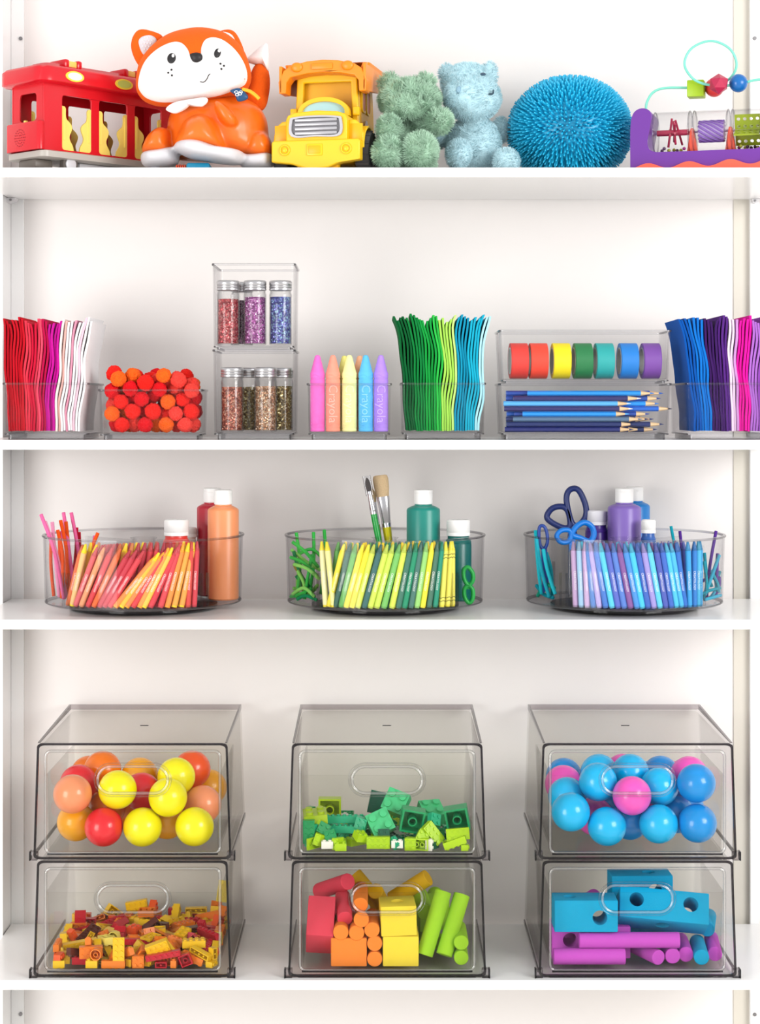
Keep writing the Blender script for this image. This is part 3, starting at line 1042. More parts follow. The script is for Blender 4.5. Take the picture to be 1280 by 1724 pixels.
green = [(85, 50, '#f2eeb0', 'cream'), (150, 92, '#f0ec9c', 'cream'), (112, 235, '#f4e440', 'yellow'), (165, 283, '#3a6656', 'slate green'), (208, 330, '#68b058', 'leaf green'), (250, 385, '#f6e634', 'yellow'), (296, 432, '#f2e636', 'yellow'), (343, 475, '#d4e254', 'yellow green'),
         (394, 530, '#386a68', 'slate green'), (441, 580, '#d0e458', 'yellow green'), (492, 626, '#cbe256', 'yellow green'), (548, 678, '#76c062', 'leaf green'), (612, 722, '#d6e854', 'yellow green'), (664, 768, '#3c7662', 'slate green'), (712, 812, '#109066', 'emerald green'),
         (764, 848, '#44766a', 'slate green'), (810, 892, '#98d674', 'pale green'), (857, 938, '#f4e836', 'yellow'), (908, 980, '#467662', 'slate green'), (957, 1018, '#169474', 'emerald green')]
for xb, xt, c, nm in green:
    crayon('green', 530 + xb / 4.74, 530 + xt / 4.74, c, dark(c, 0.86) if nm not in ('yellow', 'cream') else '#f4e030', nm, 'in the front row of the green turntable')
for xb, xt in ((1013, 1048), (1060, 1090), (1106, 1128)):
    crayon('green', 530 + xb / 4.74, 530 + xt / 4.74, '#f4ea62', '#f2e440', 'banded yellow', 'in the front row of the green turntable', text=False, bands=True)
blue = [(108, 88, '#c4a4cc', 'lilac'), (152, 130, '#a4ccec', 'pale blue'), (196, 172, '#bf9fcb', 'lilac'), (243, 190, '#3474c2', 'royal blue'), (288, 212, '#ac9cd8', 'lavender'), (336, 250, '#4478cc', 'royal blue'), (386, 290, '#58ccee', 'cyan'), (432, 337, '#5668c4', 'indigo blue'),
        (480, 385, '#547ed0', 'royal blue'), (530, 428, '#84549a', 'purple'), (580, 475, '#4690da', 'azure'), (622, 523, '#44c4ec', 'cyan'), (668, 572, '#3862bc', 'royal blue'), (716, 620, '#a094d6', 'lavender'), (765, 667, '#60ccee', 'cyan'), (812, 722, '#4c5cb4', 'indigo blue'),
        (858, 770, '#3a68c4', 'royal blue'), (902, 810, '#4cc4ec', 'cyan'), (945, 850, '#48b8e8', 'azure'), (977, 897, '#2a70c8', 'royal blue'), (1016, 1000, '#34a4e4', 'azure'), (1060, 1058, '#2a80d0', 'royal blue'), (1098, 1096, '#4cbce8', 'cyan'), (1132, 1130, '#36a0d8', 'azure')]
for xb, xt, c, nm in blue:
    crayon('blue', 930 + xb / 4.74, 930 + xt / 4.74, c, dark(c, 0.8), nm, 'in the front row of the blue turntable')
pal = {'warm': [('#e2703f', 'orange'), ('#d83c44', 'red'), ('#f6b83e', 'golden yellow'), ('#f08c46', 'light orange'), ('#c43040', 'dark red')],
       'green': [('#f4e440', 'yellow'), ('#68b058', 'leaf green'), ('#3a6656', 'slate green'), ('#d4e254', 'yellow green'), ('#109066', 'emerald green')],
       'blue': [('#4478cc', 'royal blue'), ('#58ccee', 'cyan'), ('#5668c4', 'indigo blue'), ('#84549a', 'purple'), ('#4690da', 'azure')]}
rnd = random.Random(77)
cc = {'warm': 242, 'green': 648.5, 'blue': 1051}
for key, lean in (('warm', 34), ('green', 22), ('blue', -18)):
    for row, (rho, cnt, half) in enumerate(((0.1175, 17, 92), (0.1045, 14, 80))):
        for k in range(cnt):
            u = k / (cnt - 1)
            px = cc[key] - half + 2 * half * u
            ln = lean * ((1 - u) if key != 'blue' else 0.8) + (4 if key != 'blue' else 0)
            c, nm = rnd.choice(pal[key])
            word = {'warm': 'red', 'green': 'green', 'blue': 'blue'}[key]
            if key == 'warm' and row == 1 and k > 9:
                continue
            crayon(key, px - ln / 2, px + ln / 2, c, '#fbd41c' if 'yellow' in nm else dark(c, 0.85), nm, 'in the %s row behind in the %s turntable' % ('second' if row == 0 else 'third', word), rho, False)

# ------------------------------------------------------------------ paint bottles and jars
CAPW = mat('#fbfaf8', 0.4, 0.01)


def tt_spot(key, px, y):
    """floor of a turntable under a pixel column at depth y"""
    return (X(px, y), y, SHELF[2] + 0.0125)


def bottle(key, px, y, r, h, rc, c, lab):
    """a squeeze bottle: straight body, short shoulder, ribbed flip cap"""
    b = thing('paint_bottle', lab, 'bottle', tt_spot(key, px, y), (0, 0, 0), 'paint bottles')
    hc = 0.0205
    hb = h - hc
    G().lathe([(0, 0), (r - 0.002, 0), (r, 0.002), (r, hb - 0.0085), (r - 0.001, hb - 0.0062), (r - 0.005, hb - 0.0038), (rc + 0.0005, hb - 0.002), (rc - 0.001, hb - 0.0015), (rc - 0.001, hb + 0.001), (0, hb + 0.001)], 40).build('body', mat(c, 0.32, 0.03, 25, sss=0.0), b, 40)
    g = G()
    n = 48
    loops = []
    for q, z in ((rc - 0.0008, hb), (rc, hb + 0.0006), (rc, h - 0.006), (rc - 0.0002, h - 0.0055), (rc, h - 0.005), (rc, h - 0.001), (rc - 0.001, h)):
        loops.append([((q - (0.00018 if (i % 2 and hb + 0.0006 <= z <= h - 0.006) else 0)) * cos(2 * pi * i / n), (q - (0.00018 if (i % 2 and hb + 0.0006 <= z <= h - 0.006) else 0)) * sin(2 * pi * i / n), z) for i in range(n)])
    G().loft(loops).build('cap', CAPW, b, 40)
    G().rbox(-0.004, 0.004, -rc - 0.0006, -rc + 0.001, h - 0.0062, h - 0.0048, 0.0004).build('cap_tab', CAPW, b, 40)
    return b


bottle('warm', 376, 0.147, 0.0220, 0.1545, 0.0129, '#f79a66', 'peach orange paint bottle with white cap at the turntable edge')
bottle('warm', 357.5, 0.204, 0.0222, 0.1545, 0.0129, '#c4283c', 'dark red paint bottle with white cap behind the peach bottle')
bottle('green', 713, 0.155, 0.0238, 0.1545, 0.0132, '#1c8d80', 'teal paint bottle with white cap behind green crayons')
bottle('blue', 1051.5, 0.2, 0.0240, 0.1545, 0.0132, '#8468bc', 'purple paint bottle with white cap behind blue crayons')
bottle('blue', 1069, 0.25, 0.0222, 0.1545, 0.0126, '#1080d0', 'blue paint bottle with white cap behind the purple bottle')


def jar(key, px, y, r, h, rc, hc, c, lab, capc=None):
    b = thing('paint_jar', lab, 'jar', tt_spot(key, px, y), (0, 0, 0), 'small paint jars')
    hb = h - hc
    G().lathe([(0, 0), (r - 0.0015, 0), (r, 0.0015), (r, hb - 0.012), (r - 0.0005, hb - 0.0105), (r, hb - 0.009), (r - 0.001, hb - 0.0065), (rc - 0.0015, hb - 0.004), (rc - 0.0015, hb + 0.001), (0, hb + 0.001)], 36).build('body', mat(c, 0.3, 0.03, 25), b, 40)
    G().lathe([(0, hb), (rc, hb), (rc, hb + 0.004), (rc - 0.0005, hb + 0.0046), (rc, hb + 0.0052), (rc, h - 0.002), (rc - 0.0012, h - 0.0008), (rc - 0.002, h), (0, h)], 36).build('cap', capc or CAPW, b, 40)
    return b


jar('warm', 297, 0.135, 0.0188, 0.1135, 0.0172, 0.0225, '#e23830', 'red paint jar with wide white lid behind the orange crayons')
jar('warm', 320, 0.19, 0.0105, 0.099, 0.0098, 0.014, '#f0d8cc', 'small jar with white lid behind the red paint jar')
jar('green', 772, 0.132, 0.0185, 0.1135, 0.0165, 0.0225, '#0c6a64', 'dark teal paint jar with white lid at the right')
jar('blue', 1004.5, 0.218, 0.0165, 0.122, 0.0158, 0.021, '#4a2c90', 'violet paint jar with pale translucent lid beside the purple bottle', mat('#eeecf2', 0.35, 0.02))
jar('blue', 1092, 0.165, 0.0108, 0.1115, 0.0104, 0.019, '#2a5fae', 'small paint jar with white lid in front of the blue bottle')

# ------------------------------------------------------------------ pipe cleaners
def fuzzy_tube(pts, r, c, name, parent=None):
    rnd_ = random.Random(int(abs(pts[0][0]) * 1e6) + len(pts))
    pts = smooth_path(pts, 10)
    g = G().tube(pts, r * 0.72, 9)
    n = 9
    g.v = [tuple(Vector(v)) for v in g.v]
    g2 = G()
    # fine bristles standing off the wire
    for i in range(len(pts) - 1):
        t = (pts[i + 1] - pts[i])
        L = t.length
        t.normalize()
        a = t.orthogonal().normalized()
        b_ = t.cross(a)
        for _ in range(max(4, int(L / 0.00022))):
            th = rnd_.uniform(0, 6.283)
            d = a * cos(th) + b_ * sin(th)
            p = pts[i] + t * rnd_.uniform(0, L)
            s = t.cross(d) * 0.00022
            q = p + d * r * rnd_.uniform(0.95, 1.25) + t * rnd_.uniform(-0.0006, 0.0006)
            g2.add([p + d * r * 0.5 - s, p + d * r * 0.5 + s, q], [(0, 1, 2)])
    me = bpy.data.meshes.new(name)
    g.add(g2.v, g2.f)
    me.from_pydata(g.v, [], g.f)
    o = put(name, me, mat(c, 0.9, 0.1, 400, 0, 1, 0, 0.1, 0.4), parent, 180)
    return o


def cleaner(key, p_list, c, nm, r=0.0026):
    pts = [Vector(P(px, py, y)) for px, py, y in p_list]
    zmin = SHELF[2] + 0.0127 + r * 1.3
    for p in pts:
        p.z = max(p.z, zmin)
    base = pts[0].copy()
    o = fuzzy_tube([p - base for p in pts], r, c, 'pipe_cleaner')
    o.location = base
    word = {'warm': 'red', 'green': 'green', 'blue': 'blue'}[key]
    reg(o, nm + ' pipe cleaner', 'in the %s turntable' % word, 'pipe cleaner', 'pipe cleaners in the %s turntable' % word)


PK, OR, RD, LP = '#f06ca4', '#f4591e', '#c01430', '#f8a0c4'
for pts, c, nm in ((((108, 1010, 0.10), (92, 930, 0.10), (69, 866, 0.11)), PK, 'pink'), (((112, 1010, 0.12), (97, 940, 0.12), (76, 878, 0.125)), LP, 'light pink'), (((100, 1012, 0.13), (93, 940, 0.13), (88, 879, 0.14)), LP, 'light pink'),
                   (((104, 1012, 0.11), (106, 940, 0.12), (97, 892, 0.12)), OR, 'orange'), (((112, 1012, 0.14), (112, 930, 0.14), (102, 876, 0.15)), OR, 'orange'), (((118, 1012, 0.15), (116, 930, 0.16), (111, 878, 0.16)), OR, 'orange'),
                   (((126, 1012, 0.12), (118, 940, 0.15), (107, 863, 0.17)), PK, 'pink'), (((138, 1008, 0.15), (132, 930, 0.16), (120, 863, 0.17)), PK, 'pink'), (((120, 1012, 0.18), (128, 930, 0.17), (129, 888, 0.17)), RD, 'dark red'),
                   (((128, 1010, 0.17), (134, 940, 0.18), (133, 896, 0.18)), RD, 'dark red'), (((132, 1000, 0.13), (150, 935, 0.14), (165, 897, 0.145)), OR, 'orange'), (((140, 1000, 0.145), (155, 930, 0.16), (160, 902, 0.165)), PK, 'pink')):
    cleaner('warm', pts, c, nm, 0.0036)
GA, GB, GC_, GD = '#3cb44c', '#8cd468', '#1c8a54', '#9a8a3c'
for pts, c, nm in ((((492, 912, 0.10), (515, 930, 0.10), (536, 955, 0.11)), GA, 'green'), (((490, 925, 0.12), (515, 945, 0.12), (540, 960, 0.12)), GB, 'pale green'), (((489, 938, 0.11), (512, 948, 0.10), (536, 972, 0.10)), GA, 'green'),
                   (((495, 950, 0.10), (518, 958, 0.09), (538, 975, 0.095)), GB, 'pale green'), (((500, 1008, 0.12), (505, 950, 0.13), (499, 897, 0.14)), GA, 'green'), (((520, 1008, 0.14), (528, 950, 0.15), (528, 896, 0.16)), GA, 'green'),
                   (((540, 1000, 0.16), (548, 940, 0.17), (546, 892, 0.18)), GA, 'green'), (((493, 1000, 0.12), (512, 990, 0.1), (530, 1005, 0.09)), GB, 'pale green'), (((490, 1012, 0.14), (505, 1000, 0.11), (525, 992, 0.1)), GA, 'green'),
                   (((500, 1016, 0.10), (515, 1003, 0.095), (534, 1012, 0.09)), GC_, 'dark green'), (((495, 950, 0.14), (508, 975, 0.14), (512, 1000, 0.14)), GD, 'olive'), (((497, 1010, 0.16), (520, 1000, 0.14), (535, 985, 0.12)), GB, 'pale green'),
                   (((500, 935, 0.15), (525, 925, 0.15), (548, 945, 0.15)), GA, 'green')):
    cleaner('green', pts, c, nm, 0.0034)
TE, PU, CY_ = '#189cae', '#5c3494', '#3cb4d4'
for pts, c, nm in ((((1160, 1005, 0.15), (1142, 945, 0.16), (1130, 886, 0.17)), TE, 'teal'), (((1155, 1005, 0.17), (1150, 945, 0.18), (1145, 894, 0.18)), PU, 'purple'), (((1190, 1008, 0.13), (1196, 950, 0.14), (1206, 894, 0.15)), PU, 'purple'),
                   (((1184, 1008, 0.11), (1190, 985, 0.11), (1186, 945, 0.12)), TE, 'teal'), (((1196, 1010, 0.12), (1206, 990, 0.12), (1203, 965, 0.13)), CY_, 'light teal'), (((1182, 1000, 0.1), (1196, 994, 0.11), (1213, 990, 0.12)), TE, 'teal'),
                   (((1183, 978, 0.12), (1196, 972, 0.13), (1208, 976, 0.14)), PU, 'purple'), (((1186, 1015, 0.10), (1200, 1006, 0.11), (1214, 1002, 0.13)), CY_, 'light teal'), (((1205, 1008, 0.15), (1208, 980, 0.15), (1212, 962, 0.16)), TE, 'teal')):
    cleaner('blue', pts, c, nm, 0.0031)
for pts, c, nm in ((((912, 1000, 0.13), (906, 950, 0.13), (902, 893, 0.14)), '#20c4d4', 'turquoise'), (((925, 1005, 0.12), (912, 960, 0.12), (903, 905, 0.12)), '#28b8cc', 'turquoise'), (((935, 1000, 0.10), (922, 960, 0.10), (915, 925, 0.11)), '#2cc8d8', 'turquoise'),
                   (((930, 1010, 0.15), (928, 960, 0.15), (920, 930, 0.15)), TE, 'deep teal'), (((905, 1010, 0.14), (918, 985, 0.13), (934, 990, 0.11)), '#1c9a7c', 'sea green'), (((903, 985, 0.15), (915, 1000, 0.14), (932, 1008, 0.12)), TE, 'deep teal')):
    cleaner('blue', pts, c, nm, 0.0036)

rnd = random.Random(31)
for key, x0, x1, y0, y1, n_, cols in (('green', 492, 536, 0.10, 0.17, 9, ((GA, 'green'), (GB, 'pale green'), (GC_, 'dark green'))), ('blue', 1183, 1212, 0.11, 0.17, 6, ((TE, 'teal'), (CY_, 'light teal'), (PU, 'purple'))),
                                      ('warm', 84, 112, 0.12, 0.17, 4, ((PK, 'pink'), (OR, 'orange'), (LP, 'light pink')))):
    for k in range(n_):
        c, nm = rnd.choice(cols)
        a_, b_ = rnd.uniform(x0, x1), rnd.uniform(x0, x1)
        top = rnd.uniform(925, 985) if key != 'warm' else rnd.uniform(885, 905)
        yy_ = rnd.uniform(y0, y1)
        cleaner(key, ((a_, rnd.uniform(985, 1012), yy_), ((a_ + b_) / 2 + rnd.uniform(-4, 4), (top + 1000) / 2, yy_ + 0.004), (b_, top, yy_ + 0.002)), c, nm, 0.0034)

# ------------------------------------------------------------------ brushes in the green turntable
SILV = mat('#c8c8cc', 0.22, 0.05, 50, 0, 1, 0.95)


def brush(lab, top, bot, c, bristle, kind, y):
    """built along +z from the handle end; top and bot are pixels of the bristle end and the handle end"""
    a, b = P(*bot, y), P(*top, y + 0.004)
    a.z = max(a.z, SHELF[2] + 0.0128 + 0.001)
    d = (b - a)
    L = d.length
    d.normalize()
    ya = (Vector((0, 1, 0)) - d * d.y).normalized()
    M = Matrix((ya.cross(d), ya, d)).transposed().to_4x4()
    M.translation = a
    r = thing('paint_brush', lab, 'brush')
    r.matrix_world = M
    if kind == 'flat':
        G().lathe([(0, 0), (0.0022, 0.002), (0.0030, 0.02), (0.0062, L - 0.082), (0.0064, L - 0.073), (0, L - 0.073)], 20).build('handle', mat(c, 0.25, 0.03), r, 50)
        e = lambda w_, t_, z: [(w_ * cos(2 * pi * k / 20), t_ * sin(2 * pi * k / 20), z) for k in range(20)]
        G().loft([e(0.0066, 0.0066, L - 0.075), e(0.0068, 0.0062, L - 0.07), e(0.0072, 0.0062, L - 0.0695), e(0.0068, 0.006, L - 0.069), e(0.0072, 0.0055, L - 0.066), e(0.0068, 0.005, L - 0.0655), e(0.0092, 0.0034, L - 0.031)]).build('ferrule', SILV, r, 60)
        bm = G().loft([e(0.0088, 0.0031, L - 0.032), e(0.0108, 0.0042, L - 0.018), e(0.0112, 0.0040, L - 0.006), e(0.0100, 0.003, L - 0.001), e(0.007, 0.002, L)])
        bm.build('bristles', mat(bristle, 0.9, 0.2, 900, 0.5, 1200), r, 60)
    else:
        G().lathe([(0, 0), (0.0018, 0.002), (0.0026, 0.02), (0.0046, L - 0.075), (0.0044, L - 0.052), (0, L - 0.052)], 20).build('handle', mat(c, 0.25, 0.03), r, 50)
        G().lathe([(0, L - 0.053), (0.0046, L - 0.053), (0.0046, L - 0.048), (0.0043, L - 0.0475), (0.0045, L - 0.046), (0.0032, L - 0.02), (0, L - 0.02)], 20).build('ferrule', SILV, r, 50)
        G().lathe([(0, L - 0.021), (0.0030, L - 0.021), (0.0042, L - 0.012), (0.0034, L - 0.006), (0.0010, L - 0.0008), (0, L)], 20).build('bristles', mat(bristle, 0.8, 0.2, 900, 0.4, 1200), r, 60)


brush('round paint brush with green handle and dark brown bristles', (617.5, 804), (656, 1005), '#18a040', '#3a2a24', 'round', 0.172)
brush('flat paint brush with yellow handle and beige bristles', (640, 800), (666, 1000), '#ece01c', '#e2c49a', 'flat', 0.185)
brush('round paint brush with olive handle behind the flat brush', (627, 822), (650, 1005), '#a8b418', '#cdb48a', 'round', 0.2)
_b, _t = P(656, 1005, 0.172), P(617.5, 804, 0.176)
_d = (_t - _b).normalized()
_ya = (Vector((0, 1, 0)) - _d * _d.y).normalized()
_M = Matrix((_ya.cross(_d), _ya, _d)).transposed().to_4x4()
_M.translation = _t - _d * 0.026
sl = thing('brush_sleeve', 'clear plastic sleeve over the dark brush tip', 'sleeve')
sl.matrix_world = _M
G().loft([[(x, yv, z) for x, yv in rr(0.0116, 0.0106, 0.002, 3)] for z in (0, 0.0285)] + [[(x, yv, z) for x, yv in rr(0.0104, 0.0094, 0.0018, 3)] for z in (0.0285, 0)], ring=True).build('tube', CLEAR_RIM, sl, 40)

# ------------------------------------------------------------------ scissors
def scissors(lab, M, c, loops, blades):
    r = thing('scissors', lab, 'scissors', group='scissors in the turntables')
    r.matrix_world = M
    m = mat(c, 0.4, 0.04)
    for pts, rad in loops:
        G().tube([(x, 0, z) for x, z in smooth_loop(pts, 5)], rad, 10, True, 1.25).build('handle_loop', m, r, 180)
    for pts, m2 in blades:
        G().prism([pts], -0.0012, 0.0012).build('blade' if m2 is SILV else 'shank', m2 if m2 is SILV else m, r, 30, 0.0006)
    return r


def rel(pts, o, y):
    return [(P(px, py, y).x - o.x, P(px, py, y).z - o.z) for px, py in pts]


y = 0.215
o = P(960, 1010, y)
o.z = SHELF[2] + 0.0128
scissors('navy blue scissors standing with two handle loops up', Matrix.Translation(o), '#20306e',
         [(rel([(975, 826), (986, 850), (986, 870), (974, 884), (963, 880), (955, 850), (955, 832), (963, 823)], o, y), 0.0044), (rel([(921, 870), (930, 856), (947, 853), (957, 862), (960, 884), (950, 889), (930, 880)], o, y), 0.0044)],
         [(rel([(958, 870), (968, 882), (974, 905), (966, 912), (956, 905)], o, y), None), (rel([(956, 905), (968, 905), (962, 1000), (957, 1006)], o, y), SILV)])
y = 0.148
o = P(965, 1010, y)
o.z = SHELF[2] + 0.0128
scissors('bright blue scissors resting with handles over the turntable rim', Matrix.Translation(o) @ Matrix.Rotation(radians(14), 4, 'Z'), '#0d7ad8',
         [(rel([(963, 900), (972, 886), (986, 880), (999, 888), (1002, 902), (994, 912), (978, 906)], o, y), 0.0042), (rel([(936, 902), (944, 893), (958, 893), (962, 902), (956, 912), (943, 912)], o, y), 0.0036)],
         [(rel([(958, 900), (970, 898), (968, 925), (958, 930)], o, y), None), (rel([(958, 925), (968, 925), (963, 995), (959, 1003)], o, y), SILV)])
y = 0.13
o = P(912, 1010, y)
o.z = SHELF[2] + 0.0128
scissors('dark blue scissors handle at the left turntable edge', Matrix.Translation(o), '#1c3f92',
         [(rel([(908, 890), (914, 885), (920, 893), (922, 912), (916, 925), (909, 915)], o, y), 0.0024)],
         [(rel([(911, 920), (921, 920), (924, 990), (914, 1000)], o, y), None)])
y = 0.088
o = P(789, 1018, y)
o.z = SHELF[2] + 0.0128
scissors('green scissors handles standing in front of the teal jar', Matrix.Translation(o), '#22b04a',
         [(rel([(781, 960), (788, 955), (796, 965), (796, 978), (789, 985), (782, 975)], o, y), 0.0030), (rel([(782, 992), (789, 986), (796, 993), (796, 1008), (790, 1015), (783, 1006)], o, y), 0.0030)],
         [(rel([(785, 980), (793, 980), (793, 992), (785, 992)], o, y), None)])
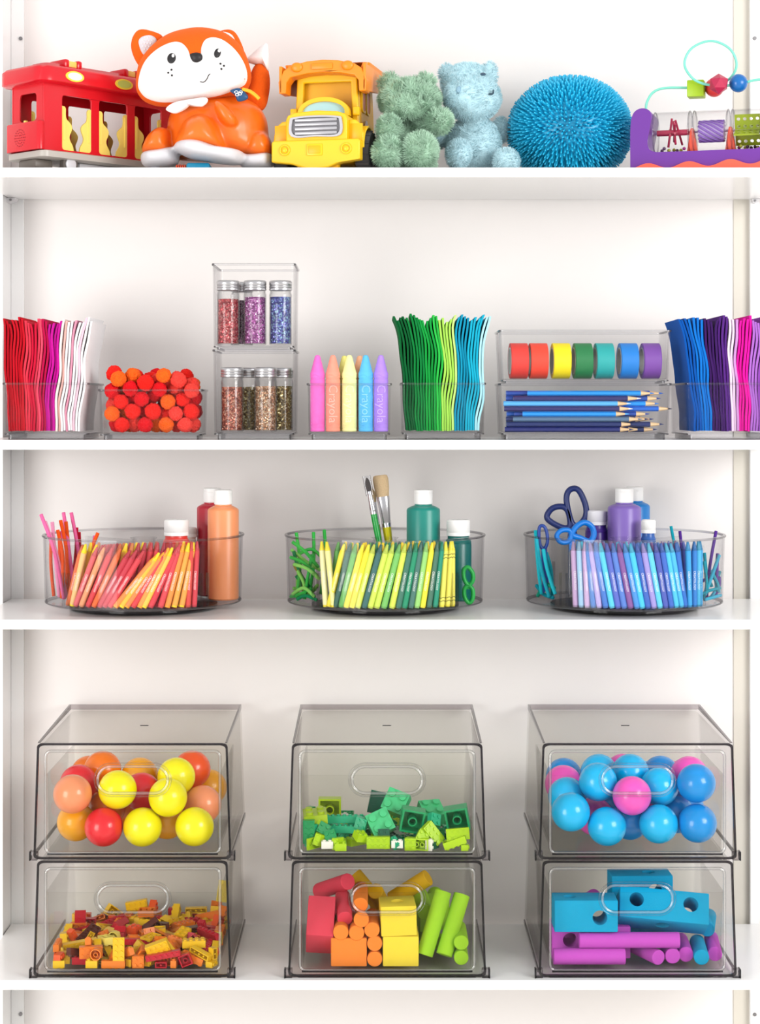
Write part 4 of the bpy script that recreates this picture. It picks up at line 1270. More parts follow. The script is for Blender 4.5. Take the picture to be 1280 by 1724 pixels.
# ------------------------------------------------------------------ heaps of bricks: kind, colour, place (0.1 mm), turn (quaternion, 1/1000)
HEAP_WARM = (
    '24,r,306,1796,48,980,0,0,-201;12,y,-923,1091,48,961,0,0,-276;13,o,-143,677,48,764,0,0,645;r2,d,459,1585,48,863,0,0,-506;12,y,298,550,39,695,695,131,131;'
    '13,y,1046,1832,48,0,-578,816,0;s22,d,-980,2202,79,0,0,707,707;12,r,-419,435,48,0,281,-960,0;12,l,-1044,1359,39,0,0,-707,707;22,o,-323,894,48,901,0,0,434;'
    '22,y,945,1200,79,163,-163,-688,688;22,y,-1016,89,48,0,747,-665,0;s22,r,595,2009,48,579,0,0,-816;13,y,-712,1639,48,914,0,0,-406;12,y,-785,929,48,905,0,0,-425;'
    '23,r,467,808,48,837,0,0,547;13,o,63,2211,48,0,0,0,1000;22,m,-285,697,79,271,-653,271,653;22,o,-845,1825,48,965,0,0,264;24,r,612,1269,48,998,0,0,55;'
    '24,y,-666,1833,48,0,853,-521,0;s22,y,982,1024,48,502,0,0,865;22,r,-285,528,48,878,0,0,-479;23,m,87,927,48,0,820,-573,0;p26,y,-130,1575,16,412,0,0,911;'
    's22,m,-367,2202,79,707,707,-1,-1;12,y,-395,1524,39,626,-626,-329,329;p24,o,-654,1299,16,240,0,0,-971;12,r,-197,834,39,289,289,-645,-645;s22,o,650,1587,48,720,0,0,694;'
    '16,y,-237,1158,39,590,590,-390,-390;s22,l,471,539,48,170,0,0,-986;p26,y,305,1693,107,947,156,-123,254;23,o,243,1465,79,635,-635,-311,311;13,o,-31,816,39,590,-590,390,-390;'
    '14,r,-696,198,48,3,0,0,1000;s22,d,1074,2171,79,0,707,0,707;22,m,-722,2105,79,707,-707,7,-7;12,y,-78,1025,48,0,809,-588,0;16,m,703,1243,188,467,319,-585,-581;'
    'p26,y,870,1986,95,50,412,891,-186;22,y,-968,235,79,468,530,-468,530;14,r,-356,1181,39,596,-596,381,-381;16,y,953,824,39,342,-342,-619,619;23,y,-983,717,48,0,-922,-386,0;'
    '23,y,788,1768,94,816,263,102,505;12,y,-942,1251,39,344,-344,618,-618;13,y,-431,675,48,402,0,0,916;23,o,81,1307,66,77,-297,-952,-24;22,r,142,1109,79,124,124,696,696;'
    '13,y,-26,180,48,0,841,542,0;24,d,678,1084,48,0,-185,983,0;13,o,729,1878,39,314,-314,634,-634;12,y,1047,92,39,389,-389,590,-590;s22,o,323,825,105,347,679,629,152;'
    '14,l,-352,1410,48,979,0,0,205;23,y,711,389,48,930,0,0,-369;23,o,-1003,1689,79,707,-707,-8,8;p26,d,279,631,85,80,102,977,-169;s22,y,-563,2170,48,1000,0,0,5;'
    '22,o,63,48,79,500,500,-500,500;14,y,-233,1578,116,438,-583,-401,555;22,o,309,1095,79,692,-692,146,-146;12,o,-818,1196,62,291,134,585,745;14,d,-473,894,48,460,0,0,-888;'
    '12,y,-589,672,79,227,-670,227,670;12,d,-1017,1879,48,285,0,0,-959;22,m,638,605,48,0,903,-429,0;12,r,-674,719,48,872,0,0,490;12,o,1064,1118,79,355,-612,355,612;'
    '13,r,-520,1495,70,827,-4,95,554;24,o,513,1572,144,386,0,0,-922;s22,y,447,1094,79,693,142,693,-142;12,d,-1017,91,136,543,543,453,453;16,y,211,1283,135,140,248,659,696;'
    '22,y,-610,578,79,227,-227,-670,670;12,r,371,48,39,0,0,-707,-707;12,r,-863,2139,48,0,-893,-450,0;12,y,-720,2201,79,507,-493,507,493;s22,o,542,302,90,903,-75,-384,-178;'
    '12,r,-396,1835,48,574,0,0,-819;22,o,-168,2171,48,0,1000,-1,0;s22,y,233,1093,206,0,-63,998,0;13,y,214,193,39,598,598,377,377;p24,r,-921,514,16,91,0,0,-996;'
    '22,y,-565,79,48,707,0,0,707;22,r,-34,604,79,562,-562,430,-430;p24,r,-537,1010,16,888,0,0,460;22,r,989,1333,79,81,81,702,702;13,r,138,1905,144,0,-972,235,0;'
    '12,m,-963,371,59,536,-393,-581,470;12,r,-884,1395,48,999,0,0,54;22,o,-467,518,79,677,-677,-204,204;22,o,427,144,79,707,-707,0,0;12,y,-158,766,144,0,-831,556,0;'
    '14,o,939,1443,39,703,-703,78,-78;24,r,504,2201,79,707,-707,2,-2;12,d,-1082,356,79,501,-499,-501,-499;24,y,315,134,239,616,767,-129,128;22,o,901,1681,79,172,686,-172,686;'
    '14,o,-274,40,48,0,-1000,0,0;s22,m,142,736,130,679,316,465,-471;12,y,-1032,938,39,255,-255,660,-660;24,y,358,2031,161,651,-331,-625,275;p24,o,639,802,80,114,826,521,-181;'
    '24,m,110,1997,48,798,0,0,602;14,o,-72,873,144,638,0,0,770;23,d,991,1647,142,706,-364,-606,36;14,o,962,864,130,561,718,-323,-257;p26,y,858,467,72,922,44,111,-367;'
    '14,o,-24,2211,144,0,0,-1000,0;23,y,-1074,1226,127,381,596,-381,-596;16,y,-655,908,104,613,-644,212,-405;22,o,728,936,112,2,-107,-830,-548;14,o,402,1328,112,72,-464,-727,501;'
    'p24,l,-322,965,112,923,0,0,384;16,r,398,48,160,704,704,-63,63;p24,l,1022,2233,471,534,-534,-463,-463;16,r,943,488,127,741,114,66,659;12,y,-193,608,136,165,-165,688,-688;'
    '12,o,-108,190,48,0,-541,841,0;12,o,544,83,48,676,0,0,-737;22,y,-1068,848,167,734,-28,678,-26;s22,o,82,180,151,428,-563,660,-253;13,o,1070,1490,108,359,-609,-274,652;'
    '16,m,-767,306,122,153,860,480,-87;p24,y,-16,1690,37,721,3,65,690;24,y,833,2122,113,13,-124,-972,198;22,o,260,2007,79,478,-478,521,-521;14,l,-514,297,39,650,-650,278,-278;'
    '23,y,293,1675,169,939,191,-29,-284;13,r,269,2201,119,497,503,497,-503;22,o,-540,1007,138,813,477,77,326;12,o,-81,652,217,19,973,218,-73;13,y,-234,2012,39,269,-269,-654,654;'
    '14,y,-373,328,104,670,-525,482,-206;16,r,-25,557,203,706,696,121,51;22,r,-593,1146,102,137,-595,-291,-737;23,y,-457,1155,141,208,-402,-739,499;12,l,1075,905,157,175,-685,-175,685;'
    '12,r,634,232,48,830,0,0,557;24,o,-593,159,175,704,704,62,62;16,o,875,1914,202,130,167,977,-32;24,r,-173,412,79,110,110,-698,-698;14,r,825,1246,162,58,651,-276,705;'
    '14,m,-315,1957,39,654,-654,270,-270;14,o,-124,1263,122,776,-281,418,-381;13,y,1054,558,100,334,648,357,584;24,o,289,468,139,697,233,-258,628;14,y,637,2202,203,11,-11,707,707;'
    'r2,y,114,396,48,0,-1000,-12,0;12,o,-327,532,144,0,-518,-855,0;r2,y,-853,1552,48,429,0,0,-903;24,o,254,960,144,185,-155,-690,-682;22,r,-305,977,218,30,13,398,917;'
    's22,r,-116,1405,75,538,140,21,-831;r2,m,36,1750,92,473,-63,-15,-879;22,o,-255,128,112,426,886,163,-79;12,r,-179,1100,139,67,382,920,57;16,y,-799,521,183,667,730,70,134;'
    '22,o,25,913,175,583,-583,400,-400;14,d,-927,847,157,704,399,584,-66;22,d,-118,1006,244,512,20,12,-859;12,l,-495,1999,39,631,-631,318,-318;14,o,-1080,365,206,712,0,0,-702;'
    '12,y,984,219,60,316,208,-471,-797;r2,o,-505,57,175,706,-706,40,-40;12,y,446,269,194,244,327,-243,880;12,y,1061,154,158,653,-271,-653,-271;22,y,1063,2009,168,176,740,150,632;'
    '14,o,790,139,98,42,-977,133,161;24,y,33,1551,157,37,1,-347,-937;22,r,-582,2157,175,624,624,-332,-332;23,o,-1027,2026,132,57,-692,681,-233;p24,o,134,822,162,424,470,-358,686;'
    '14,o,-119,161,163,889,3,-181,-419;14,r,562,1894,115,178,-58,30,982;24,o,431,362,143,795,403,60,449;22,o,536,938,144,101,0,0,-995;14,o,-808,1991,109,143,-88,871,462;'
    'p26,m,-744,950,200,582,-59,247,-773;r2,y,786,345,144,0,604,-797,0;p26,r,-861,1548,136,142,901,405,65;22,l,810,514,154,818,117,25,563;12,r,727,669,196,464,-814,-159,-311;'
    '12,m,239,1402,197,99,-99,-700,700;13,y,-2,308,144,86,0,0,-996;22,y,820,739,84,940,288,-54,-177;22,r,701,48,103,585,-585,397,397;22,d,-547,1881,106,673,-500,500,-216;'
    'p24,o,914,2234,168,463,-463,534,534;22,y,-524,330,189,569,-302,-656,393;p26,r,-502,1739,147,858,280,87,423;22,m,-1043,1557,48,0,1000,4,0;24,m,77,1207,213,854,-422,-303,-29;'
    '24,y,782,349,240,998,0,0,67;23,o,-53,1949,238,26,58,998,30;23,y,939,2090,222,109,687,699,-166;16,y,-81,1855,115,123,550,-822,82;p24,y,-199,16,254,500,500,-500,500;'
    '12,y,-476,848,155,357,247,451,780;23,y,-554,2022,215,396,-54,-705,-586;24,l,-426,465,253,54,527,847,-38;p24,y,158,655,242,34,-839,-541,42;s22,l,-269,1243,127,0,837,-548,0;'
    '14,o,-636,346,233,695,-199,135,677;p24,y,623,1213,149,513,-105,-8,-852;22,d,13,2128,258,582,-338,640,-371;22,y,-1031,1833,175,543,453,-543,453;14,o,-900,990,135,240,-240,-665,665;'
    '22,o,-388,1680,135,105,-804,438,389;12,d,334,694,139,663,-744,-29,-76;24,y,-166,1966,136,547,17,26,-837;s22,y,502,2066,136,667,107,-206,-708;12,o,1055,1752,298,586,-161,766,-210;'
    '23,y,581,824,230,565,56,129,-813;13,o,1059,1098,198,507,507,493,493;14,o,-884,1140,135,694,590,-295,-288;s22,r,712,815,165,623,483,547,280;14,r,853,1496,128,695,-701,132,-90;'
    '23,o,529,603,188,227,124,154,954;22,d,-670,1449,140,72,960,-240,-127;24,y,-229,2198,264,63,63,704,-704;s22,r,238,272,187,493,36,863,101;22,r,-304,820,198,109,721,675,-116;'
    'p24,y,-729,1358,94,187,126,39,974;16,r,937,874,217,893,112,-44,-434;r2,l,-353,677,237,432,-560,-432,-560;24,r,-382,1412,188,739,-347,-238,525;13,y,-709,739,183,40,639,-726,-251;'
    '12,y,270,1568,221,286,264,504,771;r2,y,34,439,183,204,-590,-738,255;s22,r,-983,1721,237,474,525,-474,525;12,r,-856,1877,135,9,9,707,707;p24,y,-551,1393,167,108,-892,-386,210;'
    '14,y,898,139,163,702,-645,289,-85;12,o,-674,1099,56,636,617,-388,-255;22,o,-343,2040,127,992,0,0,-126;12,d,1056,377,97,406,660,389,499'
)
HEAP_GREEN = (
    '24,L,410,92,79,105,105,699,699;22,T,-646,1145,48,93,0,0,996;12,G,454,456,48,106,0,0,-994;24,L,459,1250,79,376,-376,599,-599;p26,L,-792,712,16,0,-224,975,0;'
    '22,g,907,484,48,568,0,0,823;s22,g,940,1059,48,691,0,0,722;14,g,-960,924,39,684,-684,178,-178;24,g,-4,1853,48,891,0,0,-454;22,L,1028,898,79,700,-98,700,98;'
    '14,T,949,1254,39,702,-702,-83,83;s22,g,-303,646,79,401,-582,401,582;14,G,158,779,40,564,-564,427,-427;24,L,-414,405,48,340,0,0,-941;24,L,-629,160,48,715,0,0,-700;'
    's22,T,-462,984,48,167,0,0,-986;12,T,553,1201,79,271,653,-271,653;14,T,898,1668,48,935,0,0,-355;12,L,-69,1071,39,158,158,-689,-689;14,g,-1058,983,237,230,669,-230,669;'
    '24,L,164,1917,89,447,-144,-217,856;s22,L,-13,213,48,936,0,0,352;12,G,416,331,79,664,243,664,-243;s22,w,-618,1858,48,852,0,0,-523;s22,T,619,861,48,91,0,0,-996;'
    's22,g,212,1238,48,354,0,0,935;s22,T,132,123,88,861,325,138,366;p26,g,578,1061,16,200,0,0,-980;12,T,276,315,48,0,-991,-133,0;p26,g,-167,925,16,930,0,0,-367;'
    '22,T,-802,1194,48,0,-991,131,0;12,G,-329,1275,39,474,-474,-524,524;14,G,873,730,40,265,265,655,655;22,g,274,510,48,905,0,0,-425;22,L,-972,1467,48,289,0,0,-957;'
    'p26,L,-925,223,79,304,304,-639,-639;12,T,327,1882,39,360,360,609,609;24,T,-1031,247,158,291,645,291,-645;14,L,34,2124,39,681,681,191,191;14,g,1069,1160,94,567,-433,590,-378;'
    '14,L,339,836,40,559,-559,432,-432;24,g,-506,653,68,876,31,56,-477;22,G,-309,779,79,584,-398,-584,-398;14,T,-843,1785,48,89,0,0,996;22,L,938,836,79,690,-154,690,154;'
    '24,g,633,637,79,706,706,41,41;22,G,597,172,48,958,0,0,-287;24,L,-71,1633,79,707,-707,10,-10;12,T,-466,1235,87,944,-15,327,42;22,w,-1048,1257,79,139,693,139,-693;'
    '12,G,-104,437,48,620,0,0,784;12,g,671,1255,48,0,-963,-270,0;22,g,-460,1416,48,744,0,0,668;22,L,-204,1285,79,680,-194,680,194;22,L,408,1937,79,365,-365,-606,606;'
    '22,T,-607,441,79,579,406,579,-406;s22,g,877,1508,48,0,893,-450,0;14,L,-613,1504,40,486,-486,-514,514;24,g,-634,2051,48,0,1000,-22,0;s22,G,769,2069,79,705,59,705,-59;'
    '24,L,914,108,100,4,-985,9,-174;p26,G,-34,286,112,158,0,0,-987;12,L,1045,89,39,496,496,504,504;24,L,192,1579,48,0,403,-915,0;s22,g,483,1008,80,501,0,0,-866;'
    '22,G,999,1787,48,245,0,0,970;12,L,-178,380,79,527,471,527,-471;22,g,-189,1503,79,698,698,-112,-112;14,L,-23,2136,127,0,996,84,0;p26,G,-121,578,92,248,-70,-183,-949;'
    '12,T,-1039,810,40,14,14,707,707;22,T,-1005,557,76,861,120,-83,-486;24,L,-27,853,104,793,-138,-102,584;22,g,35,1379,84,115,-368,-881,275;12,G,-105,1342,39,655,-655,267,-267;'
    's22,G,138,1051,48,985,0,0,-172;p26,T,-796,1007,34,30,979,-201,23'
)
# ------------------------------------------------------------------ plastic balls
BALL_R = 0.0263
_bm = {}


def ball_mesh(c):
    if c not in _bm:
        me = G().ell((0, 0, 0), BALL_R, 40, 24).mesh('ball')
        me.materials.append(mat(c, 0.25, 0.04, 15, 0.02, 60, coat=0.3))
        for p in me.polygons:
            p.use_smooth = True
        _bm[c] = me
    return _bm[c]


def relax(pts, r, d, zf, it=400):
    """push touching balls apart; the ones in front move least across the picture"""
    x0, x1, y0, y1 = d['x0'] + r, d['x1'] - r, d['y0'] + r + 0.001, d['y1'] - r
    for _ in range(it):
        for i in range(len(pts)):
            for j in range(i):
                v = pts[i] - pts[j]
                L = v.length
                if L < 2 * r + 0.0003:
                    v = Vector((v.x * 0.55, v.y + (1e-5 if i > j else -1e-5), v.z * 0.45))
                    v.normalize()
                    s = (2 * r + 0.0003 - L) * 0.5
                    pts[i] += v * s
                    pts[j] -= v * s
        for p in pts:
            p.x = max(x0, min(x1, p.x))
            p.y = max(y0, min(y1, p.y))
            p.z = max(zf + r + 0.0003, p.z)
    return pts


def balls(key, lst, ctx, grp):
    d = DR[key]
    pts = [P(px, py, y) for px, py, y, c, nm in lst]
    pts = relax(pts, BALL_R, d, d['zf'])
    for p, (px, py, y, c, nm) in zip(pts, lst):
        o = inst('ball', ball_mesh(c), None, p, (px, py, 0))
        reg(o, nm + ' plastic ball', ctx, 'ball', grp)


YL, PC, RE, OG, OY, DO = '#fff000', '#ff9a6c', '#ec1c2c', '#fd7c0c', '#ffae14', '#fa581a'
balls('balls', [(119, 1392, 0.066, OY, 'amber'), (165, 1392, 0.048, RE, 'red'), (231.5, 1392, 0.048, YL, 'yellow'), (328, 1391, 0.048, YL, 'yellow'), (280, 1384, 0.085, OY, 'amber'),
                (115, 1338, 0.052, PC, 'peach'), (197, 1335, 0.058, YL, 'yellow'), (279, 1347, 0.062, YL, 'yellow'), (343, 1352, 0.095, PC, 'peach'), (300, 1315, 0.098, YL, 'yellow'),
                (122, 1317, 0.105, RE, 'red'), (242, 1333, 0.100, RE, 'red'), (165, 1306, 0.125, OG, 'orange'), (320, 1300, 0.140, DO, 'dark orange'), (165, 1365, 0.105, OG, 'orange'),
                (225, 1318, 0.150, OY, 'amber'), (125, 1360, 0.150, DO, 'dark orange'), (215, 1355, 0.160, OG, 'orange'), (270, 1350, 0.165, RE, 'red'), (320, 1350, 0.160, OG, 'orange'), (345, 1330, 0.190, OY, 'amber'),
                (120, 1310, 0.200, OG, 'orange'), (180, 1340, 0.210, RE, 'red'), (240, 1340, 0.210, OG, 'orange'), (290, 1330, 0.215, YL, 'yellow')],
      'in the upper left drawer', 'yellow, orange and red plastic balls')
BL, BD, PI = '#04bcfa', '#0096ec', '#ff5cc8'
balls('blueballs', [(954, 1366, 0.052, BL, 'sky blue'), (1007, 1384, 0.046, BL, 'sky blue'), (1110, 1384, 0.048, BL, 'sky blue'), (1178, 1386, 0.048, BD, 'deep blue'), (1057, 1384, 0.085, BD, 'deep blue'),
                    (1059, 1342, 0.050, PI, 'pink'), (1001, 1325, 0.078, BL, 'sky blue'), (1171, 1317, 0.070, BD, 'deep blue'), (1109, 1325, 0.098, BL, 'sky blue'), (1056, 1307, 0.120, BL, 'sky blue'),
                    (1168, 1305, 0.125, PI, 'pink'), (1122, 1305, 0.150, BD, 'deep blue'), (985, 1320, 0.140, BL, 'sky blue'), (936, 1330, 0.120, PI, 'pink'), (948, 1345, 0.100, BL, 'sky blue'),
                    (1140, 1360, 0.110, BD, 'deep blue'), (985, 1385, 0.100, PI, 'pink'), (1085, 1380, 0.150, PI, 'pink'), (1185, 1365, 0.130, BD, 'deep blue'), (1030, 1365, 0.150, BD, 'deep blue'),
                    (1045, 1305, 0.180, PI, 'pink'), (950, 1310, 0.190, BD, 'deep blue'), (1095, 1310, 0.200, BL, 'sky blue'), (1170, 1310, 0.205, PI, 'pink'), (1000, 1340, 0.210, BL, 'sky blue')],
      'in the upper right drawer', 'blue and pink plastic balls')

# ------------------------------------------------------------------ building bricks
BU, BH = 0.0079, 0.0096
_bk = {}


def brick_mesh(kind):
    u, h = BU, BH
    k = kind
    g = G()
    if k[0] == 'D':
        u, h = 0.0158, 0.0192
        k = k[1:]
    plate = k[0] == 'p'
    slope = k[0] == 's'
    rnd_ = k[0] == 'r'
    if plate:
        h /= 3
    k = k.lstrip('psr')
    ny, nx = (int(k[0]), int(k[1])) if len(k) == 2 else (2, 2)
    a, b, c = nx * u / 2 - 0.0001, ny * u / 2 - 0.0001, h / 2
    t = 0.0013 * u / BU
    sr, sh = 0.0024 * u / BU, 0.0017 * u / BU
    rc = lambda x, y, z: [(-x, -y, z), (x, -y, z), (x, y, z), (-x, y, z)]
    if rnd_:
        ci = lambda r, z: [(r * cos(2 * pi * i / 24), r * sin(2 * pi * i / 24), z) for i in range(24)]
        g.loft([ci(a - t, c - t), ci(a - t, -c), ci(a, -c), ci(a, c)])
    elif slope:
        g.loft([rc(a - t, b - t, -c + t), rc(a - t, b - t, -c), rc(a, b, -c), rc(a, b, -c + 0.0018), [(-a, -b, c), (0, -b, c), (0, b, c), (-a, b, c)]])
    else:
        g.loft([rc(a - t, b - t, c - t), rc(a - t, b - t, -c), rc(a, b, -c), rc(a, b, c)])
    for i in range(nx):
        for j in range(ny):
            if slope and i > 0:
                continue
            x, y = (i + 0.5) * u - nx * u / 2, (j + 0.5) * u - ny * u / 2
            g.lathe([(sr, c - 0.0001), (sr, c + sh), (0, c + sh)], 12, Matrix.Translation((x, y, 0)))
    if ny > 1 and not slope:
        for i in range(nx - 1):
            for j in range(ny - 1):
                x, y = (i + 1) * u - nx * u / 2, (j + 1) * u - ny * u / 2
                ro, ri = 0.0032 * u / BU, 0.0024 * u / BU
                g.lathe([(ro, c - t), (ro, -c + 0.0002), (ri, -c + 0.0002), (ri, c - t)], 12, Matrix.Translation((x, y, 0)))
    elif ny == 1:
        for i in range(nx - 1):
            g.lathe([(0.0013, c - t), (0.0013, -c + 0.0002), (0, -c + 0.0002)], 8, Matrix.Translation(((i + 1) * u - nx * u / 2, 0, 0)))
    return g


BCOL = {'y': ('#f8c81c', 'yellow'), 'o': ('#f5821e', 'orange'), 'r': ('#c8142a', 'red'), 'm': ('#5c241c', 'brown'), 'l': ('#fae468', 'pale yellow'), 'd': ('#f0581c', 'dark orange'),
        'L': ('#b4dc14', 'lime'), 'g': ('#129a58', 'green'), 'G': ('#0a5c44', 'dark green'), 'w': ('#f4f2ea', 'white'), 'T': ('#1fae80', 'teal green'), 'a': ('#4cc886', 'mint green'), 'b': ('#149c60', 'emerald'), 'c': ('#a9c41c', 'olive lime')}
BKIND = {'24': 'two-by-four brick', '23': 'two-by-three brick', '22': 'two-by-two brick', '14': 'one-by-four brick', '16': 'one-by-six brick', '13': 'one-by-three brick', '12': 'one-by-two brick',
         'p24': 'two-by-four plate', 'p26': 'two-by-six plate', 's22': 'sloped brick', 'r2': 'round brick', 'D22': 'large two-by-two brick', '18': 'one-by-eight brick'}


def brick(kind, col, loc, rot, ctx, grp):
    key = (kind, col)
    if key not in _bk:
        me = brick_mesh(kind).mesh('brick')
        me.materials.append(mat(BCOL[col][0], 0.3, 0.02))
        for p in me.polygons:
            p.use_smooth = True
        me.set_sharp_from_angle(angle=radians(35))
        _bk[key] = me
    o = inst('building_brick', _bk[key], None, loc)
    if len(rot) == 4:
        o.rotation_mode = 'QUATERNION'
        o.rotation_quaternion = rot
    else:
        o.rotation_euler = [radians(v) for v in rot]
    reg(o, BCOL[col][1] + ' ' + BKIND[kind], ctx, 'brick', grp)
    return o


def heap(data, d, ctx, grp):
    for it in data.split(';'):
        f = it.split(',')
        v = [float(q) for q in f[2:]]
        loc = ((d['x0'] + d['x1']) / 2 + v[0] / 1e4, d['y0'] + v[1] / 1e4, d['zf'] + v[2] / 1e4 + 0.0002)
        brick(f[0], f[1], loc, [q / 1000 for q in v[3:]], ctx, grp)


heap(HEAP_WARM, DR['bricks'], 'in the lower left drawer', 'warm-coloured building bricks')
heap(HEAP_GREEN, DR['greenb'], 'in the upper middle drawer', 'green building bricks')
for kind, col, px, py, y, rot in (('D22', 'c', 555.5, 1362, 0.120, (-90, 0, 0)), ('D22', 'c', 531, 1378, 0.062, (8, -4, 6)), ('D22', 'a', 667, 1352, 0.095, (58, 18, -18)), ('D22', 'a', 640, 1386, 0.058, (62, -22, 14)),
                                  ('D22', 'b', 694, 1380, 0.060, (-83, 10, 4)), ('D22', 'b', 770, 1377, 0.060, (-81, -10, -5)), ('D22', 'a', 726, 1368, 0.110, (30, 0, 20)), ('D22', 'G', 640, 1352, 0.150, (80, 12, 0)),
                                  ('18', 'T', 575, 1379, 0.070, (2, 0, 2)), ('18', 'T', 577, 1396, 0.060, (0, 1, -2)), ('24', 'L', 637, 1418, 0.032, (90, 0, 0)), ('24', 'L', 771, 1404, 0.034, (84, -5, 0)), ('24', 'L', 729, 1403, 0.040, (70, 52, 10)),
                                  ('22', 'L', 711, 1409, 0.036, (60, 30, 0)), ('22', 'L', 691, 1421, 0.031, (90, 0, 0)), ('s22', 'L', 538, 1414, 0.034, (90, 20, 0)), ('s22', 'L', 569, 1420, 0.031, (90, 0, 0)), ('12', 'w', 551, 1422, 0.028, (0, 0, 4)),
                                  ('12', 'w', 669, 1421, 0.028, (0, 0, -3)), ('12', 'w', 722, 1422, 0.028, (0, 90, 0)), ('22', 'T', 731, 1380, 0.050, (70, 20, 30)), ('22', 'g', 544, 1396, 0.045, (60, 30, 0)), ('22', 'g', 557, 1408, 0.038, (70, -20, 0)),
                                  ('24', 'g', 520, 1400, 0.040, (90, 90, 0)), ('22', 'T', 609, 1386, 0.055, (90, 15, -20)), ('22', 'L', 536, 1392, 0.050, (80, -35, 0)), ('22', 'L', 607, 1408, 0.036, (20, 10, 30)), ('22', 'G', 646, 1405, 0.042, (80, 0, 10))):
    p = P(px, py, y)
    brick(kind, col, p, rot, 'on top in the upper middle drawer', 'green building bricks')

# ------------------------------------------------------------------ foam blocks and rods
def foam_mat(c):
    return mat(c, 0.85, 0.04, 200, 0.12, 900, 0, 0.25)


def ev_mesh(o):
    dg = bpy.context.evaluated_depsgraph_get()
    return bpy.data.meshes.new_from_object(o.evaluated_get(dg))


def foam_block(dims, c, nm, loc, rot, ctx, grp, holes=()):
    """dims x, y, z; holes: (axis, u, v, radius) bored right through along that axis"""
    a, b, h = [v / 2 for v in dims]
    me = G().rbox(-a, a, -b, b, -h, h, 0.0016, 2).mesh('foam_block')
    o = put('foam_block', me, foam_mat(c), None, 40)
    for ax, u, v, r in holes:
        L = max(dims)
        if ax == 'y':
            cg = G().cyl((u, -L, v), (u, L, v), r, n=28)
        elif ax == 'z':
            cg = G().cyl((u, v, -L), (u, v, L), r, n=28)
        else:
            cg = G().cyl((-L, u, v), (L, u, v), r, n=28)
        cut = put('cutter', cg.mesh('cutter'), foam_mat(c), None, 40)
        md = o.modifiers.new('bore', 'BOOLEAN')
        md.operation = 'DIFFERENCE'
        md.object = cut
        md.solver = 'EXACT'
        m2 = ev_mesh(o)
        o.modifiers.clear()
        o.data = m2
        bpy.data.objects.remove(cut)
        for p in m2.polygons:
            p.use_smooth = True
        m2.set_sharp_from_angle(angle=radians(35))
    o.location = loc
    o.rotation_euler = [radians(q) for q in rot]
    reg(o, nm + ' foam block', ctx, 'foam block', grp)
    return o


def foam_rod(p0, p1, c, nm, ctx, grp, r=0.0104, L=None):
    a, b = Vector(p0), Vector(p1)
    if L:
        b = a + (b - a).normalized() * L
    d = b - a
    Ln = d.length
    g = G().lathe([(0, 0), (r - 0.0008, 0), (r, 0.0008), (r, Ln - 0.0008), (r - 0.0008, Ln), (0, Ln)], 32)
    o = g.build('foam_rod', foam_mat(c), None, 40)
    M = d.to_track_quat('Z', 'Y').to_matrix().to_4x4()
    M.translation = a
    o.matrix_world = M
    reg(o, nm + ' foam rod', ctx, 'foam rod', grp, (a.x + b.x) / 2)
    return o


d = DR['foam']
zf = d['zf'] + 0.0003
cx, gp = 'in the lower middle drawer', 'red, orange, yellow and lime foam shapes'
FR, FO, FY, FL, FM, FDR = '#e2455a', '#f98a34', '#f6da42', '#9fd22c', '#e8b41c', '#c01c3c'
B1 = 0.0275                                              # front faces
foam_block((0.0485, 0.055, 0.0385), FO, 'orange', (X(587.5, B1), B1 + 0.0275, zf + 0.01925), (0, 0, 0), cx, gp)
foam_block((0.0485, 0.055, 0.0405), FY, 'lower yellow', (X(675, B1), B1 + 0.0275, zf + 0.02025), (0, 0, 0), cx, gp)
foam_block((0.0485, 0.055, 0.0405), FY, 'upper yellow', (X(670, B1), B1 + 0.0275, zf + 0.0612), (0, -1.5, 3), cx, gp, [('z', 0.0, 0.0, 0.0085)])
foam_block((0.037, 0.057, 0.058), FR, 'tall red', (X(540, 0.062), 0.0665, zf + 0.0462), (-40, 3, 0), cx, gp)
for px, py in ((574, 1570), (600.5, 1571), (626.5, 1566)):
    foam_rod((X(px, 0.026), 0.026, Z(py, 0.026)), (X(px, 0.026), 0.1, Z(py, 0.026)), FO, 'orange', cx, gp)
for px, k in ((631, 1), (631, 0)):
    foam_rod((X(px, 0.026), 0.026, zf + 0.0104 + k * 0.0209), (X(px, 0.026), 0.1, zf + 0.0104 + k * 0.0209), FO, 'orange', cx, gp, 0.0102)
foam_rod(P(608.5, 1548, 0.026), P(609, 1545, 0.1), FO, 'orange', cx, gp)
foam_rod(P(607, 1524, 0.055), P(607, 1495, 0.115), FO, 'orange', cx, gp)
foam_rod(P(581, 1547, 0.042), P(577, 1508, 0.105), FR, 'red', cx, gp)
foam_rod(P(586, 1484, 0.085), P(538, 1500, 0.150), FR, 'red', cx, gp, 0.0112)
foam_rod(P(606, 1506, 0.110), P(606, 1500, 0.190), FDR, 'dark red', cx, gp)
foam_rod(P(596, 1472, 0.175), P(645, 1530, 0.160), FM, 'mustard', cx, gp, 0.0115)
foam_rod(P(632, 1500, 0.120), P(648, 1530, 0.180), FM, 'mustard', cx, gp, 0.0112)
foam_rod(P(721, 1477, 0.150), P(660, 1515, 0.165), FM, 'mustard', cx, gp, 0.0118)
foam_rod(P(715, 1608, 0.042), P(747, 1500, 0.066), FL, 'lime', cx, gp, 0.0112)
foam_rod(P(748, 1608, 0.043), P(778, 1506, 0.072), FL, 'lime', cx, gp, 0.0112)
foam_rod((X(777, 0.03), 0.032, zf + 0.0104), (X(777, 0.03), 0.11, zf + 0.0104), FL, 'lime', cx, gp, 0.0098)
foam_rod((X(777, 0.03), 0.034, zf + 0.0304), (X(777, 0.03), 0.11, zf + 0.0304), FL, 'lime', cx, gp, 0.0100)
